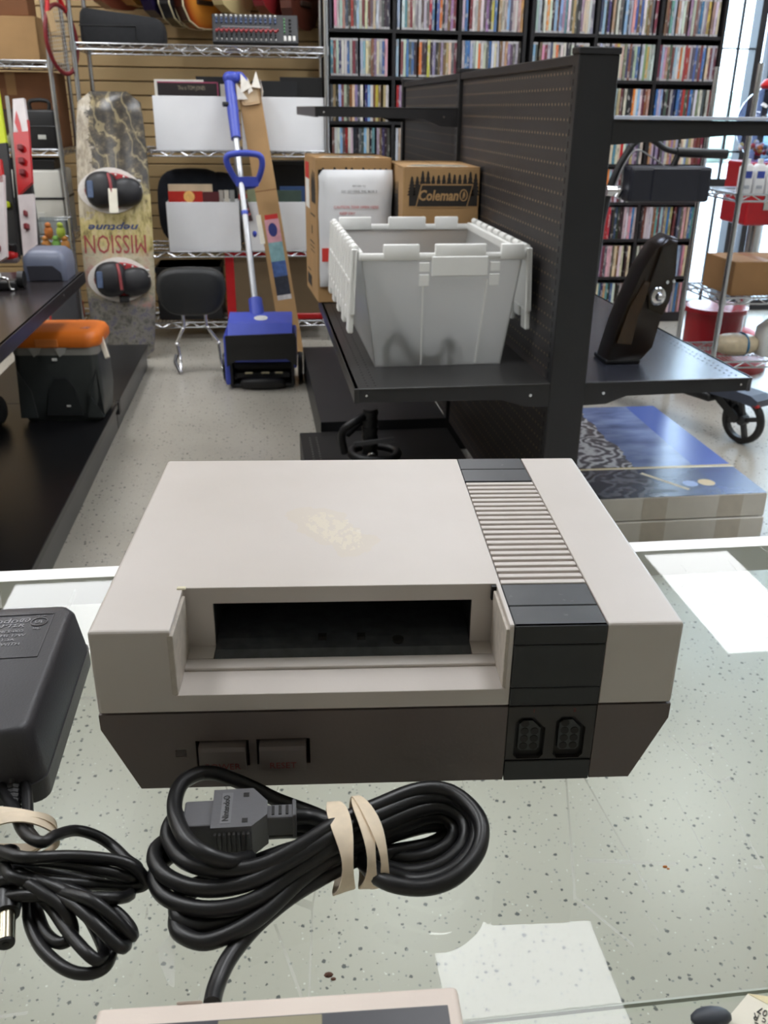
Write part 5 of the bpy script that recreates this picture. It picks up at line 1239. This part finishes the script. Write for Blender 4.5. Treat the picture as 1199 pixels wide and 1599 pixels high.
# long carton leaning on the rack, paper stuffed at its top
p0, p1 = V(.118, 4.98, .004), V(-.068, 5.262, 1.36)
r = thing('long_carton', 'long narrow brown carton with printed end leaning on the rack behind the thrower', 'box', p0)
ld = (p1-p0).normalized(); LL = (p1-p0).length; lx = V(1, 0, 0); lx = (lx-ld*lx.dot(ld)).normalized(); ln_ = lx.cross(ld).normalized()
LM = Matrix(((lx.x, ln_.x, ld.x, 0), (lx.y, ln_.y, ld.y, 0), (lx.z, ln_.z, ld.z, 0), (0,0,0,1)))
sg = 1 if ln_.y < 0 else -1                                   # +ln_ faces the viewer when sg==1
fy = .0 
m = MB(); m.box((-.058, -.02, 0), (.058, .02, LL), .002, 1, LM); m.build('box_body', CARD, r)
def lab(a, b, z0, z1, nm, mt, off=.0006):
    m = MB(); y0 = sg*.02; m.box((a, min(y0, y0+sg*off), z0), (b, max(y0, y0+sg*off), z1), 0, 1, LM); return m.build(nm, mt, r)
lab(-.035, .042, .60, .72, 'pink_print', mat('print_pink', (206, 150, 160), .5, 0, .1, 30))
lab(-.035, .042, .50, .60, 'teal_print', mat('print_teal', (130, 168, 172), .5, 0, .15, 30)); lab(-.035, .042, .42, .50, 'blue_print', mat('print_blue', (70, 96, 150), .5, 0, .2, 40)); lab(-.035, .042, .32, .42, 'dark_print', mat('print_dark', (44, 48, 60), .5, 0, .2, 40)); lab(-.035, .042, .295, .32, 'pale_print', mat('print_pale', (200, 196, 196), .5, 0, .1, 60))
lab(-.030, .040, .72, .745, 'red_print', INKR)
m = MB(); y0 = sg*.0212; m.prism([(.002+.024*math.cos(a*PI/10), .665+.036*math.sin(a*PI/10)) for a in range(20)], min(y0, y0-sg*.0006), max(y0, y0-sg*.0006), 'xz', LM); m.build('oval_print', mat('print_navy', (40, 48, 110), .5, 0, 0), r)
lab(-.012, .022, .02, .22, 'black_strip', mat('strip_black', (46, 42, 38), .6, 0, .2, 80)); lab(-.058, .058, LL*.62, LL*.623, 'crease', CARDD); lab(-.058, .058, .12, .122, 'crease', CARDD)
m = MB(); y0 = sg*.021; m.box((-.075, min(y0, y0+sg*.002), .60), (-.050, max(y0, y0+sg*.002), .75), .0005, 1, LM); m.build('price_tag', PAPER, r)
rnd = random.Random(3)
m = MB()
for k in range(5):
    a = LM @ Vector((-.05+.024*k, sg*.022, LL-.03+.02*(k % 2))); 
    q = [a+LM @ Vector((rnd.uniform(-.03, .02), sg*rnd.uniform(0, .02), rnd.uniform(-.06, 0))), a+LM @ Vector((rnd.uniform(.02, .05), sg*rnd.uniform(.0, .03), rnd.uniform(-.05, .02))), a+LM @ Vector((rnd.uniform(-.01, .04), sg*rnd.uniform(0, .02), rnd.uniform(.03, .07)))]
    n_ = (q[1]-q[0]).cross(q[2]-q[0]).normalized()*.0012
    m.loft([q, [x+n_ for x in q]])
m.bm.verts.ensure_lookup_table()
m.build('torn_tape', mat('torn_white', (226, 220, 210), .35, 0, .06, 40), r)
m = MB(); y0 = sg*.021; m.box((-.045, min(y0, y0+sg*.006), LL-.10), (.050, max(y0, y0+sg*.006), LL-.02), .012, 2, LM); m.build('end_flap', mat('tan_flap', (206, 180, 146), .7, 0, .04, 20), r)

# guitars hanging on the slatwall above the rack
GB = {'red brown': (112, 60, 44), 'purple black': (40, 32, 66), 'black': (28, 27, 30), 'sunburst orange': (190, 104, 40), 'amber': (176, 120, 56), 'cream': (206, 190, 140), 'cherry': (140, 40, 44), 'dark mahogany': (84, 44, 34)}
def guitar(name, x, z0, ry, yaw, bind, lab):
    c = GB[name]; r = thing('guitar', lab, 'guitar', (x, 5.865, z0), yaw, 'guitars hanging on the back wall')
    out = [(0, 0), (.07, .004), (.14, .035), (.185, .10), (.19, .17), (.165, .235), (.135, .275), (.125, .31), (.14, .36), (.145, .40), (.125, .445), (.08, .475), (.03, .485)]
    P = out+[(-a, b_) for a, b_ in reversed(out[1:])]
    bt = NT('guitar_'+name.replace(' ', '_')+'%d' % int(x*100+500)); s = bt.n('ShaderNodeSeparateXYZ', i={0: bt.coord()}).outputs
    if 'sunburst' in name:
        d = bt.math('ADD', bt.math('POWER', bt.math('DIVIDE', s[0], .19), 2.0), bt.math('POWER', bt.math('DIVIDE', bt.math('SUBTRACT', s[2], .2), .24), 2.0))
        bt.base(bt.ramp(d, [(.3, lin((226, 150, 60))), (.75, lin((150, 66, 24))), (1.0, lin((60, 26, 16)))]))
    else: bt.base(lin(c))
    bt.b.inputs['Roughness'].default_value = .2
    m = MB(); m.prism(P, -.036, .030, 'xz'); m.build('body', bt.m, r)
    if bind:
        BM_ = mat('binding_cream', (226, 214, 176), .4, 0, 0)
        for yy in (-.036, .030):
            m = MB(); m.tube([V(a, yy, b_) for a, b_ in P], .004, 6, True); m.build('binding', BM_, r)
    m = MB(); m.lathe([(.045, -.038), (.050, -.0385), (.052, -.0365)], 20, (0, 0, .29), 'y'); m.build('sound_hole', INKB, r)
    m = MB(); m.box((-.028, -.048, .44), (.028, -.031, .86), .004, 1); m.build('neck', mat('neck_wood', (110, 72, 44), .4, 0, .1, 20), r)
    m = MB(); m.prism([(-.03, .86), (-.04, .98), (.04, .98), (.03, .86)], -.048, -.034, 'xz'); m.build('headstock', mat('headstock_black', (36, 30, 28), .4, 0, 0), r)
    m = MB(); m.box((-.07, -.046, .12), (.07, -.035, .145), .003, 1); m.build('bridge', mat('bridge_dark', (50, 34, 26), .5, 0, 0), r)
for a in (('red brown', -.77, 1.74, 0, .8, 0, 'red brown guitar at the left end above the seat bolster'), ('amber', -.66, 1.76, 0, 1.1, 0, 'amber guitar second from the left above the seat bolster'), ('purple black', -.535, 1.70, 0, 1.15, 0, 'dark purple guitar body above the right end of the seat bolster'), ('black', -.425, 1.665, 0, 1.1, 1, 'black guitar with cream binding left of the sunburst guitar'),
          ('sunburst orange', -.325, 1.655, 0, .95, 1, 'sunburst orange guitar with cream binding between bolster and mixer'), ('cream', -.14, 1.735, 0, 1.0, 0, 'cream guitar above the left half of the mixer'), ('cherry', .07, 1.735, 0, 1.1, 0, 'cherry red guitar above the right half of the mixer'), ('dark mahogany', .235, 1.66, 0, 1.1, 0, 'dark mahogany guitar at the right end beside the disc shelf')):
    guitar(*a)

# tennis racquet hanging on the left rack
r = thing('tennis_racquet', 'red framed tennis racquet hanging head down on the left chrome rack post', 'racquet', (-.985, 5.25, 1.575))
RM = Matrix.Rotation(math.radians(62), 4, 'Z') @ Matrix.Rotation(math.radians(-8), 4, 'Y')
el = [V(.115*math.cos(a*PI/16), 0, .155*math.sin(a*PI/16)-.02) for a in range(32)]
m = MB(); m.tube([RM @ p for p in el], .0105, 8, True); m.build('head_frame', mat('racquet_red', (120, 34, 40), .3, 0, .2, 10), r, smooth=True)
m = MB(); m.tube([RM @ V(-.07, 0, .10), RM @ V(-.02, 0, .22), RM @ V(-.012, 0, .42)], .011, 8); m.tube([RM @ V(.07, 0, .10), RM @ V(.02, 0, .22), RM @ V(.012, 0, .42)], .011, 8); m.build('throat', RED, r, smooth=True)
m = MB(); m.tube([RM @ V(0, 0, .36), RM @ V(0, 0, .50)], .017, 10); m.build('grip', RUBBER, r, smooth=True)
m = MB()
for k in range(-6, 7):
    x = k*.0165; h = .155*math.sqrt(max(0, 1-(x/.115)**2)); m.bar(RM @ V(x, 0, -.02-h), RM @ V(x, 0, -.02+h), .0015)
for k in range(-8, 9):
    z = k*.0175; h = .115*math.sqrt(max(0, 1-(z/.155)**2)); m.bar(RM @ V(-h, 0, z-.02), RM @ V(h, 0, z-.02), .0015)
q = m.build('strings', mat('string_grey', (190, 188, 182), .5, 0, 0), r); q['kind'] = 'stuff'
m = MB(); m.box((-.085, -.012, .02), (-.035, -.008, .11), .001, 1, RM); m.build('price_tag', mat('tag_tan', (208, 176, 132), .7, 0, .06, 40), r)

# goods on the left rack
simple_carton('moving_carton', 'large brown carton on the top level of the far left rack', (-1.335, 5.33, 1.463), .44, .36, .20)
simple_carton('moving_carton', 'darker brown carton behind on the top level of the far left rack', (-1.40, 5.56, 1.667), .42, .18, .22, CARDD)
bpy.data.objects['moving_carton.001'].location = (-1.36, 5.36, 1.6645)
bpy.data.objects['moving_carton.001']['label'] = 'smaller dark brown carton stacked on the large carton of the left rack'
simple_carton('tall_carton', 'dark brown tall carton on second level of the far left rack', (-1.31, 5.46, 1.043), .46, .27, .37, CARDD)
def case(name, lab, c, w, d, h, mt, cat='case', handle=True):
    r = thing(name, lab, cat, c); m = MB(); m.box((-w/2, 0, 0), (w/2, d, h), .012, 2); m.build('case_body', mt, r, smooth=True)
    m = MB(); m.box((-w/2-.002, -.003, h*.55), (w/2+.002, d+.003, h*.59), .002, 1); m.build('seam', BLACKP, r)
    if handle:
        m = MB(); m.tube(spline([(-w*.3, d*.3, h-.005), (-w*.28, d*.3, h+.04), (w*.28, d*.3, h+.04), (w*.3, d*.3, h-.005)], 5), .010, 8); m.build('handle', BLACKP, r, smooth=True)
    m = MB(); m.box((-w*.12, -.004, h*.25), (w*.14, 0, h*.36), .001, 1); m.build('label', mat('pale_label', (196, 196, 190), .5, 0, 0), r)
    return r
case('tool_case', 'black plastic tool case with handle on the second level of the left rack', (-1.155, 5.31, 1.043), .155, .12, .19, BLACKP)
def bin_(name, lab, c, w, d, h, mt, cat='bin'):
    r = thing(name, lab, cat, c); t_ = .004
    m = MB(); m.box((-w/2, 0, 0), (w/2, t_, h), .001, 1); m.build('front_panel', mt, r)
    m = MB(); m.box((-w/2, d-t_, 0), (w/2, d, h), .001, 1); m.build('back_panel', mt, r)
    for s_ in (-1, 1):
        m = MB(); m.box((s_*w/2-(t_ if s_ > 0 else 0), t_, 0), (s_*w/2+(t_ if s_ < 0 else 0), d-t_, h), .001, 1); m.build('side_panel', mt, r)
    m = MB(); m.box((-w/2+t_, t_, 0), (w/2-t_, d-t_, t_)); m.build('bottom_panel', mt, r)
    m = MB(); m.box((-w/2-.004, -.004, h-.012), (w/2+.004, .006, h), .002, 1); m.box((-w/2-.004, d-.006, h-.012), (w/2+.004, d+.004, h), .002, 1); m.build('rim', mt, r)
    return r
bin_('clear_bin', 'clear plastic bin with small parts on the second level of the left rack', (-1.36, 5.305, 1.043), .22, .14, .19, THINGLASS)
for k in range(5):
    m = MB(); m.sell((0, 0, .03), (.028, .026, .03), .6, .6, 10, 8); m.cyl((0, 0, .055), (0, 0, .07), .012, 8); o = m.build('knobbed_fitting', mat('part_yellowish', (196, 190, 140), .5, 0, .2, 60), None, (-1.43+.035*k, 5.37, 1.0475), smooth=True)
    tag(o, f'yellowish knobbed fitting lying in the clear bin, {ORD[k+1]} from the left', 'fitting', 'small fittings in the clear bin')
case('white_case', 'off white storage box with lid on the third level of the left rack', (-1.235, 5.31, .603), .30, .30, .335, mat('off_white', (206, 204, 196), .5, 0, .03, 8), 'box', False)
m = MB(); m.box((-.13, 0, 0), (.13, .26, .05), .004, 1); m.box((-.135, -.004, .035), (.135, .264, .05), .003, 1); o = m.build('black_tray', BLACKP, None, (-1.245, 5.33, .9395)); tag(o, 'flat black tray on top of the off white storage box', 'tray')
# toys in a small hanging bin in front of the white case
r = bin_('toy_bin', 'clear stacking bin of orange and green toys in front of the left rack', (-1.075, 4.90, .56), .16, .12, .17, THINGLASS)
m = MB(); m.box((-.07, .02, -.56), (.07, .10, -.002), .004, 1); m.build('pedestal', mat('pedestal_grey', (70, 70, 74), .5, 0, .06, 12), r)
for k, (x, z, c_, n_) in enumerate(((-.05, .02, (222, 140, 50), 'orange'), (.0, .02, (140, 190, 80), 'green'), (.045, .02, (226, 150, 70), 'apricot'), (-.03, .085, (216, 120, 40), 'deep orange'), (.03, .085, (196, 206, 70), 'lime'))):
    rr = thing('toy_figure', f'{n_} toy figure in the clear stacking bin', 'toy', (-1.075+x, 4.95, .565+z-.018), 0, 'toys in the clear stacking bin')
    mt = mat('toy_'+n_.replace(' ', '_'), c_, .5, 0, .1, 60)
    m = MB(); m.sell((0, 0, .03), (.022, .022, .03), .8, .8, 12, 8); m.build('toy_body', mt, rr, smooth=True); m = MB(); m.sell((0, -.005, .066), (.016, .016, .014), 1, 1, 10, 8); m.build('toy_head', mt, rr, smooth=True)

# ------------------------------------------------------------------ left gondola with skis and cooler
PEGL = peg_mat((30, 30, 32), .0254, .0254, .003, 1, (18, 18, 18))
r = thing('gondola_shelving', 'black low gondola shelving along the left side of the aisle', 'shelving', (-.66, 2.4, 0), math.radians(-.5))
m = MB(); m.box((-.60, -1.0, .096), (0, 1.35, .122), .002, 1); m.box((-.60, 1.354, .096), (0, 2.36, .122), .002, 1); m.build('deck', mat('deck_black', (27, 27, 29), .28, 0, .1, 5), r)
m = MB(); m.box((-.03, -1.0, .0), (-.012, 1.345, .10), .001, 1); m.box((-.03, 1.359, .0), (-.012, 2.36, .10), .001, 1); m.box((-.6, 2.34, 0), (-.03, 2.358, .096)); m.build('kick_plate', mat('kick_grey', (96, 96, 96), .35, .3, .08, 5), r)
m = MB(); m.box((-.016, 1.33, .07), (.004, 1.372, .124), .002, 1); m.build('joint_clip', BLACKP, r)
for y in (-1.0, .13, 1.35):
    m = MB(); m.box((-.64, y-.02, 0), (-.595, y+.02, 1.30 if y < 1.3 else 1.30), .002, 1); m.build('post', BLACK, r)
for y0 in (-.98, .15):
    m = MB(); m.box((-.622, 0, .12), (-.614, 1.18 if y0 > 0 else 1.09, 1.28)); m.build('pegboard_panel', PEGL, r, (0, y0, 0))
USH = mat('upper_black', (46, 42, 43), .22, 0, .12, 4)
m = MB(); m.box((-.60, -.9, .660), (-.062, 1.30, .665), .001, 1); m.box((-.074, -.9, .622), (-.062, 1.30, .665), .002, 1); m.box((-.60, 1.292, .62), (-.07, 1.30, .662)); sh = m.build('shelf', USH, r)
m = MB(); m.cyl((-.063, .9, .648), (-.0605, .9, .648), .004, 8); m.build('rivet', STEEL, sh)
# cooler
r = thing('cooler', 'grey cooler with bright orange lid standing on the left deck', 'cooler', (-.812, 3.60, .1225), math.radians(-3)); r.scale = (1.06, 1.04, 1.05)
CG_ = mat('cooler_grey', (62, 66, 66), .45, 0, .06, 15); OR = mat('cooler_orange', (236, 124, 38), .45, 0, .04, 12)
def rr_(w, d, z, rad): return [V(px_, py_, z) for px_, py_ in rrect(-w, -d, w, d, rad)]
m = MB(); m.loft([rr_(.132, .098, 0, .03), rr_(.142, .104, .012, .03), rr_(.152, .110, .10, .03), rr_(.150, .112, .22, .03), rr_(.147, .112, .262, .03)]); m.build('cooler_body', CG_, r, smooth=True)
m = MB(); m.loft([rr_(.150, .114, .255, .03), rr_(.150, .114, .285, .03)]); m.build('collar', mat('collar_grey', (150, 148, 142), .5, 0, .04, 20), r, smooth=True)
m = MB(); m.loft([rr_(.156, .120, .284, .05), rr_(.160, .124, .292, .05), rr_(.160, .124, .315, .05), rr_(.150, .112, .333, .045), rr_(.138, .10, .338, .04)]); lid = m.build('lid', OR, r, smooth=True)
m = MB(); m.box((-.06, -.126, .287), (.02, -.121, .316), .002, 1); m.build('lid_latch', mat('cooler_orange_pale', (232, 138, 70), .5, 0, .04, 20), lid)
m = MB(); m.prism([(.085, -.045), (.115, -.055), (.12, -.03), (.10, -.02)], .338, .3387, 'xy'); m.build('sticker', mat('sticker_red', (200, 120, 110), .5, 0, .5, 90), lid)
m = MB(); m.prism([(-.055, .0), (-.035, .10), (-.01, .14), (.03, .14), (.055, .10), (.075, .0)], -.1165, -.108, 'xz', Matrix.Translation((0, 0, .03))); m.build('front_panel', mat('cooler_dark', (46, 49, 50), .4, 0, .05, 15), r)
for x, s_ in ((-.12, 1), (.12, -1)):
    m = MB(); m.prism([(x-.03, .02), (x+.03, .02), (x+.035*s_*.6, .12), (x-.02*s_, .20)], -.1145, -.106, 'xz'); m.build('side_rib', CG_, r)
for x in (-.065, .025):
    m = MB(); m.prism([(x-.022, .284), (x+.022, .284), (x+.012, .262), (x-.006, .25)], -.120, -.112, 'xz'); m.build('latch', mat('latch_pale', (176, 174, 168), .5, 0, .04, 40), r)
m = MB(); m.box((-.01, -.119, .235), (.008, -.114, .245), .001, 1); m.box((.02, -.1185, .062), (.035, -.1165, .07), .001, 1); m.build('emblem', INKW, r)
m = MB(); m.bar((.148, -.03, .31), (.178, -.08, .235), .018, .010, (0,1,0), .002); m.build('carry_handle', mat('handle_bone', (214, 206, 190), .5, 0, .04, 30), r)
# small wheels / dark thing behind the cooler on the deck
m = MB(); m.sell((0, 0, .06), (.07, .09, .06), .7, .8, 16, 10); m.cyl((-.02, -.09, .03), (.0, -.095, .03), .008, 8); o = m.build('dark_bag', mat('bag_charcoal', (40, 40, 42), .7, 0, .1, 30), None, (-1.09, 3.46, .122), smooth=True); tag(o, 'small charcoal bag on the left deck beside the cooler', 'bag')
m = MB(); m.box((0, 0, 0), (.18, .12, .10), .01, 2); m.sell((.09, .06, .10), (.07, .05, .03), 1, 1, 12, 8); o = m.build('red_bag', RED, None, (-1.26, 5.36, .1185)); tag(o, 'red bag on the bottom level of the far left rack by the wakeboard', 'bag')
# skis standing on the upper shelf
def ski(name, lab, base, top, w, segs, boots):
    base, top = Vector(base), Vector(top); r = thing(name, lab, 'ski', base, 0, 'skis on the left shelf')
    d = (top-base); L_ = d.length; d.normalize(); x = V(1, -.25, 0).normalized(); x = (x-d*x.dot(d)).normalized(); y = d.cross(x)
    M = Matrix(((x.x, y.x, d.x, 0), (x.y, y.y, d.y, 0), (x.z, y.z, d.z, 0), (0,0,0,1)))
    for (f0, f1, mt, sk) in segs:
        m = MB(); z0, z1 = f0*L_, f1*L_
        wa = w*(1 if f0 > .02 else .9); 
        m.prism([(-wa, z0), (wa, z0+sk), (w*(1.05 if f1 < .99 else .75), z1+(sk if f1 < .97 else 0)), (-w*(1.05 if f1 < .99 else .75), z1)], -.008, .008, 'xz', M); m.build('ski_segment', mt, r)
    for (f, mt, nm, sx_) in boots:
        m = MB(); z = f*L_; m.box((-w*sx_, -.03, z-.012), (w*sx_, -.007, z+.012), .004, 1, M); m.build(nm, mt, r)
    return r, M, L_
SW = mat('ski_white', (228, 218, 218), .3, 0, .05, 20); SR = mat('ski_red', (204, 34, 38), .3, 0, .05, 14); SD = mat('ski_black', (30, 30, 33), .35, 0, .05, 20); SY = mat('ski_yellow', (222, 236, 40), .4, 0, 0); SMK = mat('ski_dark_red', (120, 26, 34), .4, 0, 0)
ty = 3.90
r, M, L_ = ski('short_ski', 'red and white short ski standing upright on the left shelf, nearest the rack', (-.955, ty, .668), A(30, 155, ty+.22), .031, ((0, .42, SW, .0), (.42, .80, SR, .045), (.80, 1, SW, .0)), ((.30, SMK, 'mark', .2), (.22, SMK, 'mark', .3), (.55, SMK, 'cut_out', .35), (.62, SMK, 'cut_out', .35), (.70, SMK, 'cut_out', .35)))
m = MB(); m.prism([(-.006, L_*.78), (-.022, L_*.86), (-.012, L_*.93), (.0, L_*.86), (.006, L_*.80)], -.0090, -.0081, 'xz', M); m.build('red_flame', SR, r)
for i, (u, v) in enumerate(((50, 410), (5, 407))):
    b_ = AZ(u, v, .665); rr = thing('ski_boot_clamp', ('black and red binding clamp at the foot of the red and white ski', 'black and red binding clamp at the foot of the ski at the frame edge')[i], 'binding', (b_.x, b_.y-.06, .6655), 0, 'ski bindings on the left shelf')
    m = MB(); m.box((.0, -.02, .0), (.075, .03, .02), .004, 1); m.build('clamp_plate', mat('clamp_grey', (110, 104, 108), .4, 0, .06, 30), rr)
    m = MB(); m.sell((.04, 0, .03), (.038, .025, .018), .7, .8, 14, 8); m.build('red_toe', SR, rr, smooth=True)
    m = MB(); m.box((.035, -.01, .035), (.075, .03, .075), .006, 2); m.build('black_heel', BLACKP, rr)
ty2 = 3.86
ski('short_ski', 'white ski with red tip standing at the left frame edge', (-1.062, ty2, .668), A(-6, 250, ty2+.16), .030, ((0, .78, SW, .03), (.78, 1, SR, .0)), ((.15, SMK, 'mark', .25),))
ski('short_ski', 'black ski with acid yellow tip behind the red tipped ski', (-1.05, 4.00, .668), A(-12, 138, 4.20), .034, ((0, .68, SD, 0), (.68, 1, SY, 0)), ((.32, SY, 'mark', .6),))
m = MB(); m.bar((0, 0, 0), (-.03, .18, .62), .014, .014); m.cyl((0, 0, 0), (0, 0, .02), .02, 10); o = m.build('ski_pole', mat('pole_grey', (150, 148, 140), .35, .4, .05, 20), None, (-.985, 3.96, .6655)); tag(o, 'thin grey ski pole standing behind the red and white ski', 'pole')
m = MB(); m.prism([(-.045, 0), (.04, 0), (.02, .50), (-.04, .52)], -.02, .02, 'xz', Matrix.Rotation(math.radians(-14), 4, 'X')); o = m.build('black_boot_bag', mat('boot_bag', (36, 36, 38), .6, 0, .1, 20), None, (-1.0, 4.10, .67)); tag(o, 'narrow black ski bag standing behind the skis on the left shelf', 'bag')
# binding buckle lying nearer on the shelf
bb = AZ(22, 452, .665)
r = thing('binding_buckle', 'black binding with white clip lying on the left shelf nearest the camera', 'binding', (bb.x-.02, bb.y, .6655))
m = MB(); m.box((-.06, -.03, 0), (.035, .03, .032), .008, 2); m.build('binding_base', BLACKP, r, smooth=True)
m = MB(); m.box((-.065, -.036, .03), (-.02, .02, .055), .006, 2); m.build('white_clip', WHITEP, r, smooth=True)
m = MB(); m.tube(spline([(-.02, -.034, .045), (.012, -.036, .042), (.018, -.037, .01), (.03, -.036, .005)], 5), .004, 8); m.build('wire_bail', STEEL, r, smooth=True)
m = MB(); m.lathe([(.006, -.012), (.03, -.010), (.03, .010), (.006, .012)], 16, (.045, .02, .03), 'x'); m.build('roller', BLACKP, r, smooth=True)
# grey blue hood shaped case at the end of the shelf
r = thing('hood_case', 'grey blue rounded plastic hood at the far end of the left shelf', 'case', (-.812, 3.58, .6655))
m = MB(); m.loft([rr_(.075, .09, 0, .02), rr_(.078, .093, .05, .02), rr_(.074, .088, .085, .02), rr_(.055, .07, .105, .02)]); m.build('hood_shell', mat('hood_blue', (112, 118, 138), .4, 0, .06, 12), r, smooth=True)
m = MB(); m.prism([(-.055, .004), (-.06, .055), (.03, .055), (.058, .03), (.06, .004)], -.0975, -.088, 'xz'); m.build('front_window', mat('hood_dark', (58, 58, 66), .4, 0, .06, 20), r)
